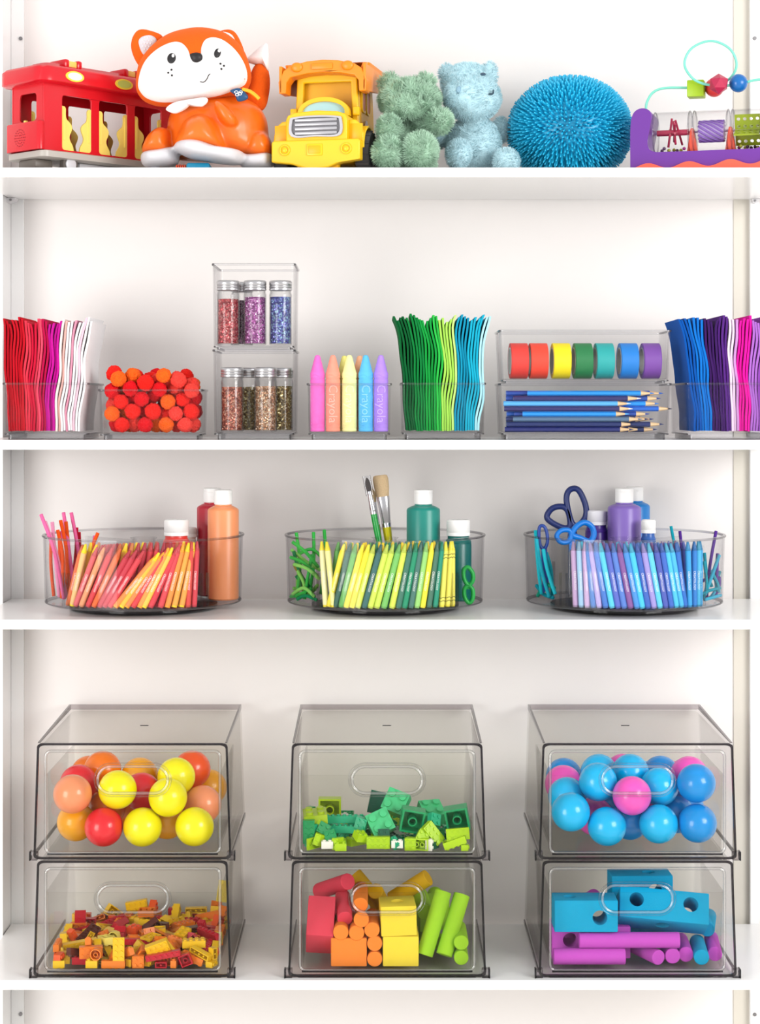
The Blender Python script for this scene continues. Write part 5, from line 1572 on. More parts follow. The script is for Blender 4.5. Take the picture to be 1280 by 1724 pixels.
foam_rod(P(716, 1536, 0.085), P(708, 1508, 0.17), FL, 'lime', cx, gp, 0.0110)
foam_rod(P(728, 1535, 0.120), P(733, 1505, 0.2), FL, 'lime', cx, gp, 0.0110)
foam_rod((X(745, 0.1), 0.100, zf + 0.0110), (X(700, 0.15), 0.17, zf + 0.0110), FL, 'lime', cx, gp, 0.0110)
foam_block((0.045, 0.05, 0.04), FL, 'lime', (X(722, 0.13), 0.145, zf + 0.0425), (0, 0, 20), cx, gp)
foam_block((0.048, 0.048, 0.044), FM, 'mustard', (X(655, 0.16), 0.165, zf + 0.022), (0, 0, 8), cx, gp)
foam_block((0.048, 0.048, 0.044), FDR, 'dark red', (X(575, 0.17), 0.175, zf + 0.022), (0, 0, -12), cx, gp)

d = DR['bluefoam']
zf = d['zf'] + 0.0003
cx, gp = 'in the lower right drawer', 'blue and purple foam shapes'
FB, FP = '#06a4d6', '#cc55cc'
foam_rod((X(932, 0.036), 0.0385, zf + 0.0108), (X(1053, 0.036), 0.0385, zf + 0.0108), FP, 'purple', cx, gp, 0.0108)
foam_rod((X(975, 0.042), 0.0425, zf + 0.0318), (X(1144, 0.042), 0.0425, zf + 0.0318), FP, 'purple', cx, gp, 0.0106)
foam_block((0.046, 0.046, 0.044), FP, 'purple', (X(958, 0.06), 0.085, zf + 0.0222), (0, 0, 0), cx, gp, [('y', 0.002, 0.004, 0.0098)])
foam_block((0.046, 0.046, 0.044), FP, 'purple', (X(1030, 0.08), 0.086, zf + 0.0222), (0, 0, 3), cx, gp)
foam_rod((X(1110, 0.03), 0.034, zf + 0.0102), (X(1065, 0.09), 0.095, zf + 0.0102), FP, 'purple', cx, gp, 0.0100)
foam_rod((X(1133, 0.04), 0.040, zf + 0.0106), (X(1120, 0.1), 0.115, zf + 0.0106), FP, 'purple', cx, gp, 0.0104)
foam_rod((X(1156, 0.045), 0.048, zf + 0.0104), (X(1150, 0.1), 0.12, zf + 0.0104), FP, 'purple', cx, gp, 0.0102)
foam_rod((X(1181.5, 0.034), 0.034, zf + 0.0106), (X(1176, 0.1), 0.11, zf + 0.0106), FB, 'blue', cx, gp, 0.0104)
foam_rod((X(1204, 0.05), 0.050, zf + 0.0104), (X(1204, 0.1), 0.13, zf + 0.0104), FP, 'purple', cx, gp, 0.0098)
foam_block((0.086, 0.044, 0.043), FB, 'front blue', (X(987.5, 0.032), 0.0545, zf + 0.0665), (0, 0, 0), cx, gp, [('y', 0.0185, -0.002, 0.0100), ('z', -0.020, 0.0, 0.0088)])
foam_block((0.122, 0.044, 0.044), FB, 'tilted blue', (X(1118, 0.06), 0.075, zf + 0.0640), (-33, 5, -2), cx, gp, [('y', -0.038, 0.004, 0.0098), ('y', 0.036, 0.004, 0.0102), ('z', 0.0, -0.002, 0.0096)])
foam_block((0.086, 0.044, 0.043), FB, 'rear blue', (X(1080, 0.12), 0.135, zf + 0.0800), (0, 0, 2), cx, gp, [('y', 0.018, 0.0, 0.0100), ('z', 0.012, 0.0, 0.009)])
foam_block((0.086, 0.050, 0.055), FB, 'lowest blue', (X(1085, 0.12), 0.148, zf + 0.0280), (0, 0, 4), cx, gp)
foam_rod((X(975, 0.15), 0.13, zf + 0.0560), (X(1005, 0.15), 0.18, zf + 0.0560), FP, 'purple', cx, gp, 0.0104)
foam_rod((X(1190, 0.1), 0.095, zf + 0.0320), (X(1195, 0.16), 0.165, zf + 0.0320), FB, 'blue', cx, gp, 0.0104)
foam_block((0.046, 0.046, 0.044), FP, 'purple', (X(965, 0.14), 0.155, zf + 0.0222), (0, 0, -10), cx, gp)
# ================================================================== the toys of the top shelf
Z0 = SHELF[0] + 0.0002


def frame(px0, y):
    """local outline coordinates of a toy that stands on the top shelf at depth y, from pixels"""
    s = S(y)
    pb = CY - (SHELF[0] - ZC) / s
    return lambda pts: [((px - px0) * s, (pb - py) * s) for px, py in pts]


# ------------------------------------------------------------------ spiky ball
R0 = thing('spiky_ball', 'turquoise blue rubber ball covered in soft spikes', 'ball', (X(959.5, 0.165), 0.165, Z0))
SPM = mat('#26bce6', 0.35, 0.04, 30, sss=0.0)
cz, az = 0.0735, 0.85
G().ell((0, 0, cz), (0.076, 0.076, 0.076 * az), 48, 32).build('core', SPM, R0, 180)
g = G()
rnd = random.Random(8)
N = 2350
for i in range(N):
    t = 1 - 2 * (i + 0.5) / N
    a = i * pi * (3 - sqrt(5))
    # the spiral's pole faces the viewer, so the spikes run in arcs
    q = sqrt(1 - t * t)
    d = Vector((q * cos(a), -t, q * sin(a)))
    d = (d + Vector((rnd.uniform(-1, 1), rnd.uniform(-1, 1), rnd.uniform(-1, 1))) * 0.02).normalized()
    p = Vector((d.x * 0.0757, d.y * 0.0757, cz + d.z * 0.0757 * az))
    nrm = Vector((d.x, d.y, d.z / az)).normalized()
    L = 0.0152 * rnd.uniform(0.92, 1.05)
    droop = Vector((0, 0, -0.0011))
    tip = p + nrm * L + droop
    if tip.z < 0.002:
        L *= max(0.15, (p.z - 0.001) / max(1e-4, p.z - tip.z + 0.001)) if p.z > 0.001 else 0.1
        tip = p + nrm * L
        tip.z = max(tip.z, 0.0006)
    u = nrm.orthogonal().normalized()
    v = nrm.cross(u)
    rg = lambda c, r: [c + (u * cos(2 * pi * k / 6) + v * sin(2 * pi * k / 6)) * r for k in range(6)]
    o = len(g.v)
    g.v += [tuple(w_) for w_ in rg(p, 0.0019) + rg(p.lerp(tip, 0.5), 0.00145) + rg(p.lerp(tip, 0.93), 0.0011) + [tip]]
    for r_ in (0, 6):
        g.f += [[o + r_ + k, o + r_ + (k + 1) % 6, o + r_ + 6 + (k + 1) % 6, o + r_ + 6 + k] for k in range(6)]
    g.f += [[o + 12 + k, o + 12 + (k + 1) % 6, o + 18] for k in range(6)]
me = bpy.data.meshes.new('spikes')
me.from_pydata(g.v, [], g.f)
tag(put('spikes', me, SPM, R0, 180), kind='stuff')

# ------------------------------------------------------------------ fox
F = frame(340, 0.10)
fox = thing('fox_toy', 'orange and white plush fox riding toy with black nose', 'toy fox', (X(340, 0.10), 0.10, Z0))
FOX = mat('#f06414', 0.85, 0.08, 300, 0.25, 900, 0, 0.2, 0.3)
FOXP = mat('#f4701a', 0.3, 0.03, 20)
FWH = mat('#fdfbfa', 0.85, 0.02, 300, 0.2, 900, 0, 0.2, 0.2)
FGR = mat('#dcdbdf', 0.35, 0.02)
BLK = mat('#1c191c', 0.5, 0.05)
head = Puff(F([(231, 145), (236, 112), (255, 84), (285, 62), (320, 52), (350, 51), (382, 60), (408, 82), (421, 112), (424, 138), (412, 158), (380, 169), (330, 177), (280, 182), (250, 176), (235, 162)]), F([(328, 120)])[0], 0.058, 0.050, 2.3)
hd = head.geom().build('head', FOX, fox, 180)
hy = -0.012
hd.location.y = hy


def on_head(nm, pts, m, lift=0.0006, back=0.002, fine=0.005, sm=4):
    o = head.patch([smooth_loop(F(pts), sm)], lift, back, fine).build(nm, m, hd, 180)
    return o


on_head('face_patch', [(238, 148), (244, 126), (256, 108), (276, 93), (298, 85), (313, 87), (324, 98), (330, 112), (340, 120), (346, 110), (347, 95), (353, 81), (366, 76), (382, 80), (400, 94), (413, 112), (419, 130), (417, 146), (405, 156), (375, 167), (330, 174.5), (282, 179), (254, 173), (241, 161)], FWH, 0.0012, 0.003)
for (ex, ey, a, b, rt) in ((298, 113.5, 7.2, 8.8, 8), (373, 104, 5.2, 8.2, 14)):
    pts = [(ex + a * cos(t) * cos(radians(rt)) - b * sin(t) * sin(radians(rt)), ey + a * cos(t) * sin(radians(rt)) + b * sin(t) * cos(radians(rt))) for t in [2 * pi * k / 16 for k in range(16)]]
    on_head('eye', pts, BLK, 0.002, 0.0016, 0.004, 1)
    pts = [(ex + 2.6 + 2.4 * cos(t), ey - 4.2 + 3.0 * sin(t)) for t in [2 * pi * k / 12 for k in range(12)]]
    on_head('eye_glint', pts, FWH, 0.0026, 0.0012, 0.004, 1)
nose = Puff(F([(328, 108), (335, 104.5), (344, 105), (349, 110), (348, 117), (340, 121.5), (332, 119)]), F([(339, 112)])[0], 0.006, 0.004)
n = nose.geom().build('nose', BLK, hd, 180)
n.location.y = head.y(*F([(339, 112)])[0]) + 0.0005
for (ex, ey) in ((298, 132.5), (292.5, 137), (298.5, 141.5), (378, 121.5), (383.5, 124.5), (379.5, 130)):
    on_head('whisker_dot', [(ex + 1.7 * cos(t), ey + 1.7 * sin(t)) for t in [2 * pi * k / 10 for k in range(10)]], BLK, 0.0020, 0.0012, 0.004, 1)
pts = [Vector((x, head.y(x, z) - 0.0012, z)) for x, z in F([(344, 150.5), (350, 151), (355, 147), (358.5, 141), (361.5, 138.5)])]
G().tube(smooth_path(pts, 5), 0.0007, 6).build('smile', BLK, hd, 180)
for nm, pts, c, inn in (('ear', [(221, 82), (223, 64), (233, 51), (250, 51), (274, 62), (262, 84), (248, 104), (238, 114), (228, 102)], (244, 80), [(235, 72), (242, 64), (256, 62), (265, 70), (258, 84), (246, 95), (239, 88)]),
                        ('ear', [(362, 58), (376, 51), (390, 51), (400, 60), (410, 82), (412, 98), (398, 92), (380, 74)], (390, 72), [(370, 57), (380, 56), (392, 62), (399, 76), (398, 82), (388, 76), (378, 66)])):
    e = Puff(F(pts), F([c])[0], 0.011, 0.010)
    eo = e.geom().build(nm, FOX, fox, 180)
    eo.location.y = hy + 0.012
    e.patch([smooth_loop(F(inn), 4)], 0.0012, 0.003).build('inner_ear', mat('#d9d6dc', 0.9, 0.02) if c[0] < 300 else FWH, eo, 180)
    if c[0] < 300:
        k = 0
        for dx in range(238, 266, 5):
            for dy in range(66, 94, 5):
                x, yv = dx + (2.5 if (dy // 5) % 2 else 0), dy
                if (x - 250) ** 2 / 140 + (yv - 77) ** 2 / 150 < 1 - 0.25 * (x > 256) and x + yv < 343:
                    e.patch([F([(x + 1.2 * cos(t), yv + 1.2 * sin(t)) for t in [2 * pi * q / 8 for q in range(8)]])], 0.0017, 0.001).build('polka_dot', FWH, eo, 180)
# body: hard orange shell, fused from rounded masses
g = G()
Puff(F([(282, 262), (280, 225), (284, 195), (300, 176), (340, 164), (392, 160), (428, 172), (447, 196), (452, 228), (452, 266), (400, 272), (330, 270)]), F([(365, 222)])[0], 0.060, 0.055, 2.6).geom(g, 10, Matrix.Translation((0, 0.012, 0)))
Puff(F([(244, 262), (246, 242), (257, 226), (274, 217), (288, 226), (292, 250), (288, 266)]), F([(268, 244)])[0], 0.040, 0.040, 2.4).geom(g, 8, Matrix.Translation((0, -0.012, 0)))
Puff(F([(300, 256), (306, 228), (322, 206), (348, 200), (368, 214), (380, 240), (382, 262), (340, 262)]), F([(342, 232)])[0], 0.052, 0.03, 2.3).geom(g, 8, Matrix.Translation((0, -0.028, 0)))
Puff(F([(414, 268), (414, 240), (424, 224), (442, 222), (456, 236), (459, 268)]), F([(438, 248)])[0], 0.045, 0.045, 2.4).geom(g, 8, Matrix.Translation((0, 0.0, 0)))
Puff(F([(366, 184), (372, 180), (388, 190), (400, 206), (404, 218), (392, 222), (376, 210)]), F([(384, 200)])[0], 0.016, 0.016, 2.2).geom(g, 6, Matrix.Translation((0, -0.050, 0)))
fuse(g.build('body_shell', FOXP, fox, 180), 0.0022, 8)
# pale paws along the bottom
g = G()
for pts, c, dy, bf in (([(242, 262), (270, 255), (300, 252), (304, 266), (298, 280), (262, 285), (243, 281)], (272, 268), -0.016, 0.036), ([(298, 256), (306, 244), (322, 241), (342, 244), (372, 255), (412, 262), (414, 278), (398, 283), (350, 277), (318, 270)], (350, 262), -0.034, 0.050),
                       ([(404, 266), (430, 262), (458, 260), (461, 276), (452, 286), (412, 286)], (434, 274), -0.002, 0.046)):
    Puff(F(pts), F([c])[0], bf, 0.04, 3.0).geom(g, 8, Matrix.Translation((0, dy, 0)))
po = fuse(g.build('paws', FGR, fox, 180), 0.0022, 6)
for px, py, dy in ((324, 259, -0.075), (414, 276, -0.040)):
    x, z = F([(px, py)])[0]
    G().cyl((0, 0, 0), (0, 0.012, 0), 0.0032, n=14).build('screw_hole', BLK, po).location = (x, dy, z)
x, z = F([(338, 284)])[0]
G().rbox(-0.016, 0.016, -0.02, 0.02, 0, 0.014, 0.003).build('wheel_housing', mat('#1c9cc8', 0.4, 0.03), fox).location = (x, -0.02, 0.0)
for k in range(5):
    G().cyl((-0.021 - k * 0.0028, -0.034, 0.006), (-0.0195 - k * 0.0028, -0.034, 0.006), 0.006, n=16).build('wheel_rib', mat('#e8481c', 0.5, 0.03), fox).location = (x + 0.002, 0, 0)
for k, (bx, by) in enumerate(((262, 283), (445, 285), (300, 283), (410, 284))):
    x, z = F([(bx, by)])[0]
    yy_ = (-0.02, 0.0, 0.03, 0.03)[k]
    G().lathe([(0, 0), (0.008, 0), (0.008, max(0.004, z + 0.004)), (0, max(0.004, z + 0.004))], 16).build('foot', mat('#8c8a90', 0.5, 0.03), fox).location = (x, yy_, 0)
ruff = Puff(F([(286, 192), (300, 182), (330, 176), (352, 174), (355, 181), (346, 189), (336, 187), (330, 182), (320, 192), (304, 200), (292, 198)]), F([(320, 186)])[0], 0.008, 0.006)
ruff.geom().build('chest_ruff', FWH, fox, 180).location.y = -0.048
tail = Puff(F([(404, 172), (414, 140), (424, 110), (436, 100), (448, 108), (453, 130), (451, 155), (444, 178), (425, 186)]), F([(433, 143)])[0], 0.018, 0.018)
tail.geom().build('tail', FOX, fox, 180).location.y = 0.025
tip = Puff(F([(412, 97), (424, 84), (438, 72), (448, 68), (450.5, 80), (451, 104), (450, 116), (440, 106), (428, 104)]), F([(440, 93)])[0], 0.015, 0.015)
tip.geom().build('tail_tip', FWH, fox, 180).location.y = 0.025
bad = Puff(F([(392, 162), (408, 158), (421, 170), (419, 177), (405, 180), (400, 170)]), F([(407, 169)])[0], 0.004, 0.003)
bo = bad.geom().build('brand_badge', mat('#1c4c78', 0.4, 0.03), fox, 180)
bo.location.y = -0.046
for cxx, cyy, a, b in ((402.5, 165, 3.0, 2.0), (408.5, 168, 3.0, 2.2), (404, 169.5, 3.2, 2.0), (410, 165, 2.6, 1.8)):
    G().tube([(x, bad.y(x, z) - 0.0003, z) for x, z in F([(cxx + a * cos(t), cyy + b * sin(t)) for t in [2 * pi * q / 12 for q in range(12)]])], 0.0005, 5, True).build('emblem_line', FWH, bo, 180)
G().tube(smooth_path([(x, -0.046, z) for x, z in F([(412, 160), (424, 163), (434, 170), (440, 176)])], 5), 0.0026, 8).build('yellow_trim', mat('#f8b41c', 0.4, 0.03), fox, 180)

# ------------------------------------------------------------------ plush animals with fur
def plush(root, ells, m, n, length, seed, comb=0.5, width=0.0006):
    """ells: (centre, radii); a soft body fused from them, with short fur standing on it"""
    g = G()
    for c, r in ells:
        g.ell(c, r, 24, 16)
    fuse(g.build('body', m, root, 180), 0.003, 4)
    rnd = random.Random(seed)
    areas = []
    for c, r in ells:
        a, b, d = r
        areas.append(4 * pi * (((a * b) ** 1.6 + (a * d) ** 1.6 + (b * d) ** 1.6) / 3) ** (1 / 1.6))
    fur = G()
    tot = 0
    while tot < n:
        k = rnd.choices(range(len(ells)), areas)[0]
        c, r = ells[k]
        d = Vector((rnd.gauss(0, 1), rnd.gauss(0, 1), rnd.gauss(0, 1))).normalized()
        if d.y > 0.75:
            continue
        p = Vector((c[0] + d.x * r[0], c[1] + d.y * r[1], c[2] + d.z * r[2]))
        if p.z < 0.001:
            continue
        if any(j != k and sum(((p[q] - ells[j][0][q]) / ells[j][1][q]) ** 2 for q in range(3)) < 0.9 for j in range(len(ells))):
            continue
        nrm = Vector((d.x / r[0], d.y / r[1], d.z / r[2])).normalized()
        tot += 1
        cell = sin(p.x * 260 + seed) + sin(p.z * 230 + p.y * 170) + sin((p.x + p.z) * 170)
        tang = nrm.cross(Vector((cos(cell), 0.3, sin(cell)))).normalized()
        L = length * rnd.uniform(0.6, 1.15)
        tip = p + (nrm + tang * comb + Vector((rnd.uniform(-1, 1), rnd.uniform(-1, 1), rnd.uniform(-1, 1) - 0.35)) * 0.28).normalized() * L
        mid = p.lerp(tip, 0.55) + nrm * L * 0.12
        tip.z, mid.z = max(tip.z, 0.0003), max(mid.z, 0.0003)
        s = nrm.cross(tip - p)
        s = (s.normalized() if s.length > 1e-9 else tang) * width
        b0 = p - nrm * 0.0012
        o = len(fur.v)
        fur.v += [tuple(b0 - s), tuple(b0 + s), tuple(mid + s * 0.75), tuple(mid - s * 0.75), tuple(tip)]
        fur.f += [[o, o + 1, o + 2, o + 3], [o + 3, o + 2, o + 4]]
    me = bpy.data.meshes.new('fur')
    me.from_pydata(fur.v, [], fur.f)
    tag(put('fur', me, m, root, 0), kind='stuff')


def E(f, px, py, dy, a, c, b, y):
    """an ellipsoid from its pixel centre and half sizes; dy is its depth from the root"""
    x, z = f([(px, py)])[0]
    s = S(y)
    return ((x, dy, z), (a * s, b * s, c * s))


yb = 0.1
f = frame(690, yb)
bear = thing('teddy_bear', 'sage green fluffy teddy bear sitting beside the yellow truck', 'teddy bear', (X(690, yb), yb, Z0))
BEARM = mat('#b0d2b8', 0.95, 0.22, 70, 0, 1, 0, 0.1, 0.3)
plush(bear, [E(f, 690, 168, 0, 49, 33, 40, yb), E(f, 688, 184, -0.02, 38, 20, 30, yb), E(f, 655, 141, 0.0, 15, 16, 9, yb), E(f, 716, 140, 0.0, 15, 14, 9, yb),
             E(f, 690, 240, 0.012, 36, 52, 34, yb), E(f, 738, 209, -0.03, 20, 19, 24, yb), E(f, 718, 216, -0.01, 20, 15, 20, yb), E(f, 656, 228, -0.035, 19, 26, 20, yb),
             E(f, 654, 266, -0.055, 23, 24, 26, yb), E(f, 706, 264, -0.06, 26, 28, 28, yb), E(f, 700, 282, -0.02, 30, 16, 40, yb)], BEARM, 30000, 0.0080, 3, 0.75, 0.00034)
yh = 0.135
f = frame(800, yh)
hippo = thing('plush_hippo', 'pale blue plush hippo sitting between green bear and spiky ball', 'plush toy', (X(800, yh), yh, Z0))
HIPM = mat('#c4e6ef', 0.95, 0.10, 90, 0, 1, 0, 0.1, 0.35)
plush(hippo, [E(f, 788, 141, 0.004, 44, 34, 40, yh), E(f, 794, 170, -0.022, 47, 38, 42, yh), E(f, 752, 124, 0.004, 12, 17, 9, yh), E(f, 824, 124, 0.004, 14, 20, 9, yh),
              E(f, 798, 246, 0.002, 45, 50, 40, yh), E(f, 846, 214, 0.03, 14, 21, 16, yh), E(f, 770, 266, -0.04, 20, 24, 24, yh), E(f, 849, 278, -0.044, 21, 20, 24, yh), E(f, 742, 225, 0.01, 18, 22, 18, yh)],
      HIPM, 24000, 0.0042, 6, 0.5, 0.0003)
for nm, px, py, dy, a, c, m in (('eye', 770, 162, -0.0500, 4.4, 7.0, mat('#8fb4c8', 0.2, 0.03)), ('eye', 811, 133, -0.0375, 5, 2.6, mat('#3c5468', 0.3, 0.03)), ('mouth', 823, 169, -0.0535, 4.4, 1.6, mat('#2c4454', 0.4, 0.03)), ('mouth', 827, 165, -0.0525, 1.5, 4.0, mat('#2c4454', 0.4, 0.03))):
    x, z = f([(px, py)])[0]
    G().ell((0, 0, 0), (a * S(yh), 0.0036, c * S(yh)), 14, 10).build(nm, m, hippo, 180).location = (x, dy, z)

# ------------------------------------------------------------------ dump truck
ty = 0.042
tr = thing('dump_truck', 'yellow toy dump truck with orange bed and grey grille', 'toy truck', (X(533, ty), ty, Z0), (0, 0, radians(-13)))
TY, TO, TYD = mat('#fbc816', 0.35, 0.03, 15), mat('#f98f16', 0.38, 0.03, 15), mat('#f7b50e', 0.4, 0.03, 15)
TYR = mat('#4a474a', 0.6, 0.05)
GRY = mat('#b9b8bd', 0.3, 0.04, 60, 0, 1, 0.3)
G().rbox(-0.045, 0.045, 0.012, 0.16, 0.014, 0.038, 0.003).build('chassis', TYD, tr, 40)
bo = [(-0.062, 0.013), (-0.062, 0.0395), (-0.0595, 0.042), (0.0595, 0.042), (0.062, 0.0395), (0.062, 0.0145), (0.035, 0.011), (0.018, 0.0045), (0.0, 0.0025), (-0.018, 0.0045), (-0.035, 0.010)]
bp = G().prism([bo], -0.006, 0.012).build('bumper', TY, tr, 40, 0.0028, 3)
for s in (-1, 1):
    G().tube([(s * 0.043 + 0.0065 * cos(t), -0.0066, 0.029 + 0.0065 * sin(t)) for t in [2 * pi * k / 24 for k in range(24)]], 0.0014, 8, True).build('headlight_ring', TY, bp, 180)
    G().ell((0, 0, 0), (0.0042, 0.0022, 0.0042), 16, 10).build('headlight', TY, bp, 180).location = (s * 0.043, -0.0062, 0.029)
G().rbox(-0.012, 0.010, -0.0078, -0.004, 0.0205, 0.0365, 0.0012).build('number_plate', TY, bp, 40)
G().rbox(-0.0095, 0.0075, -0.0088, -0.006, 0.0232, 0.0338, 0.001).build('plate_panel', TYD, bp, 40)
for s in (-1, 1):
    G().rbox(-0.007, 0.007, 0.0, 0.014, 0.0, 0.013, 0.002).build('tow_hook', TYD, tr, 40).location = (s * 0.022, 0.006, 0.001)
# hood with rounded top
ho = [(-0.043, 0.036), (-0.043, 0.070), (-0.0405, 0.0765), (-0.03, 0.0805), (0.0, 0.0825), (0.03, 0.0805), (0.0405, 0.0765), (0.043, 0.070), (0.043, 0.036)]
G().prism([ho], -0.0015, 0.060).build('hood', TY, tr, 30, 0.003, 3)
fr_o = smooth_loop([(-0.034, 0.0475), (-0.0365, 0.069), (-0.03, 0.0735), (0.0, 0.0752), (0.03, 0.0735), (0.0365, 0.069), (0.034, 0.0475), (0.0, 0.0465)], 5)
fr_i = [(x * 0.90, 0.0605 + (z - 0.0605) * 0.84) for x, z in fr_o]
gr = G().prism([fr_o, fr_i], -0.0052, 0.001).build('grille_frame', GRY, tr, 40, 0.0008)
G().prism([fr_i], -0.0022, 0.0008).build('grille_back', mat('#77757a', 0.5, 0.04), gr, 40)
for k in range(4):
    zc_ = 0.0515 + k * 0.006
    G().rbox(-0.0298, 0.0298, -0.0046, -0.001, zc_ - 0.0021, zc_ + 0.0021, 0.0012).build('grille_slat', GRY, gr, 40)
for s in (-1, 1):
    arc = [(0.046 + 0.0335 * cos(t), 0.032 + 0.0335 * sin(t)) for t in [radians(180 - 180 * k / 16) for k in range(17)]]
    arc_in = [(0.046 + 0.0300 * cos(t), 0.032 + 0.0300 * sin(t)) for t in [radians(180 * k / 16) for k in range(17)]]
    Mz = Matrix.Rotation(radians(90), 4, 'Z')
    fd = G().prism([arc + arc_in], 0, 0.0215)
    fd.v = [((0.0425 + v[1]) * s, v[0] - 0.003, v[2]) for v in fd.v]
    fo = fd.build('fender', TY, tr, 40, 0.0012)
    G().rbox(-0.0085, 0.0085, -0.001, 0.001, -0.012, 0.012, 0.0008).build('side_vent', TYD, fo, 40).location = (s * 0.0535, 0.011, 0.053)
    fp = [(0.0425, 0.040), (0.063, 0.040), (0.063, 0.052), (0.059, 0.064), (0.052, 0.070), (0.0425, 0.071)]
    G().prism([[(x * s, z) for x, z in fp]], 0.0105, 0.0185).build('fender_face', TY, fo, 40, 0.0016)
    for yy_ in (0.048, 0.128):
        wl = G().lathe([(0, -0.010), (0.010, -0.0102), (0.014, -0.0085), (0.021, -0.0088), (0.027, -0.010), (0.0288, -0.0075), (0.0288, 0.0075), (0.027, 0.010), (0.0, 0.010)], 36, Matrix.Rotation(radians(-90 * s), 4, 'Y'))
        wo = wl.build('wheel', TYR, tr, 40)
        wo.location = (s * 0.058, yy_, 0.0292)
        for k in range(12):
            t = 2 * pi * k / 12
            G().rbox(-0.0098, 0.0098, -0.0022, 0.0022, 0.0275, 0.0302, 0.0006, 1, Matrix.Rotation(t + 0.13, 4, 'X')).build('tyre_lug', TYR, wo, 40)
    G().rbox(-0.005, 0.005, -0.004, 0.004, -0.006, 0.006, 0.002).build('side_mirror', TY, tr, 40).location = (s * 0.0445, 0.047, 0.087)
# windscreen
ws_o = [(-0.037, 0.080)] + [(0.037 * cos(t) * -1 if False else -0.037 * cos(t), 0.083 + 0.0235 * sin(t) ** 0.9) for t in [pi * k / 24 for k in range(25)]] + [(0.037, 0.080)]
ws_i = [(-0.0305, 0.0835)] + [(-0.0305 * cos(t), 0.0848 + 0.0158 * sin(t) ** 0.9) for t in [pi * k / 24 for k in range(1, 24)]] + [(0.0305, 0.0835)]
ws = G().prism([ws_o, ws_i], 0.036, 0.048).build('windscreen_frame', TY, tr, 40, 0.0022, 3)
G().prism([ws_i], 0.041, 0.043).build('windscreen', mat('#b4e2ee', 0.12, 0.04, 12), ws, 30)
# cab
cab = [(-0.047, 0.036), (-0.043, 0.142), (0.043, 0.142), (0.047, 0.036)]
win = [(-0.036, 0.075), (-0.034, 0.130), (0.034, 0.130), (0.036, 0.075)]
G().prism([cab, win], 0.056, 0.066).build('cab_front', TY, tr, 40, 0.002)
G().prism([cab], 0.070, 0.150).build('cab', TYD, tr, 40, 0.003, 3)
for s in (-1, 1):
    for k in range(2):
        yy_ = 0.084 + k * 0.026
        wf = G().prism([rr(0.022, 0.034, 0.007, 4), rr(0.017, 0.029, 0.005, 4)], -0.0012, 0.0012, Matrix.Rotation(radians(90), 4, 'Z')).build('side_window_frame', TY, tr, 40)
        wf.location = (s * 0.0458, yy_, 0.107)
        G().prism([rr(0.017, 0.029, 0.005, 4)], -0.0006, 0.0006, Matrix.Rotation(radians(90), 4, 'Z')).build('side_window', mat('#d9641c', 0.4, 0.04), wf, 40)
    G().prism([oval(0.0075, 0.0145)], -0.0008, 0.0008, Matrix.Rotation(radians(90), 4, 'Z')).build('side_sticker', mat('#f0dcd8', 0.4, 0.03), tr, 40).location = (s * 0.0472, 0.094, 0.066)
# dump bed with its shield over the cab
so = [(-0.061, 0.112), (-0.0625, 0.128), (-0.0555, 0.1435), (-0.045, 0.1505), (-0.022, 0.1555), (0.0, 0.157), (0.022, 0.1555), (0.045, 0.1505), (0.0555, 0.1435), (0.0625, 0.128), (0.061, 0.112),
      (0.052, 0.112), (0.051, 0.127), (0.0455, 0.134), (0.022, 0.1385), (0.0, 0.1395), (-0.022, 0.1385), (-0.0455, 0.134), (-0.051, 0.127), (-0.052, 0.112)]
bed = G().prism([so], 0.030, 0.056).build('bed_shield', TO, tr, 40, 0.002, 3)
bd = G()
bt = lambda k, z: [(x, yv + 0.112, z) for x, yv in rr(0.118 * k, 0.116, 0.006, 3)]
bd.loft([bt(0.92, 0.1425), bt(1.0, 0.170 - 0.024), bt(1.03, 0.1555), bt(0.98, 0.1555), bt(0.90, 0.1445)])
bd.build('dump_bed', TO, tr, 40)
for s in (-1, 1):
    G().ell((0, 0, 0), (0.0085, 0.004, 0.0068), 20, 12).build('roof_lamp', TO, bed, 180).location = (s * 0.036, 0.0295, 0.1475)
    sd = G().prism([[(0.03, 0.112), (0.03, 0.150), (0.168, 0.150), (0.168, 0.128), (0.09, 0.118)]], -0.002, 0.002, Matrix.Rotation(radians(90), 4, 'Z')).build('bed_side', TO, tr, 40, 0.001)
    sd.location = (s * 0.0595, 0, 0)
G().rbox(-0.015, 0.015, 0.028, 0.032, 0.1435, 0.152, 0.0012).build('raised_plate', TO, bed, 40)

# ------------------------------------------------------------------ streetcar
cy_ = 0.036
car = thing('streetcar', 'red toy streetcar with yellow window trim at the left end', 'toy streetcar', (X(74, cy_), cy_, Z0), (0, 0, radians(47)))
CR, CRD, CYL = mat('#d81626', 0.25, 0.03, 15), mat('#8c1020', 0.4, 0.03), mat('#fce070', 0.35, 0.02)
CGR = mat('#b9b3aa', 0.35, 0.04)
LN, WD, ZB, ZT = 0.235, 0.072, 0.029, 0.122
ch_o = [(x + LN / 2, yv + WD / 2) for x, yv in rr(LN + 0.012, WD + 0.012, 0.010, 4)]
ch_i = [(x + LN / 2, yv + WD / 2) for x, yv in rr(LN + 0.004, WD + 0.004, 0.008, 4)]
G().loft([[(x, yv, 0.018) for x, yv in ch_i], [(x, yv, 0.0195) for x, yv in ch_o], [(x, yv, 0.0275) for x, yv in ch_o], [(x, yv, 0.029) for x, yv in ch_i]]).build('chassis', CGR, car, 40)
G().box(0.01, LN - 0.01, 0.01, WD - 0.01, 0.029, 0.033).build('cabin_floor', CRD, car, 0)
wins = [(0.031, 0.081), (0.095, 0.145), (0.159, 0.208)]
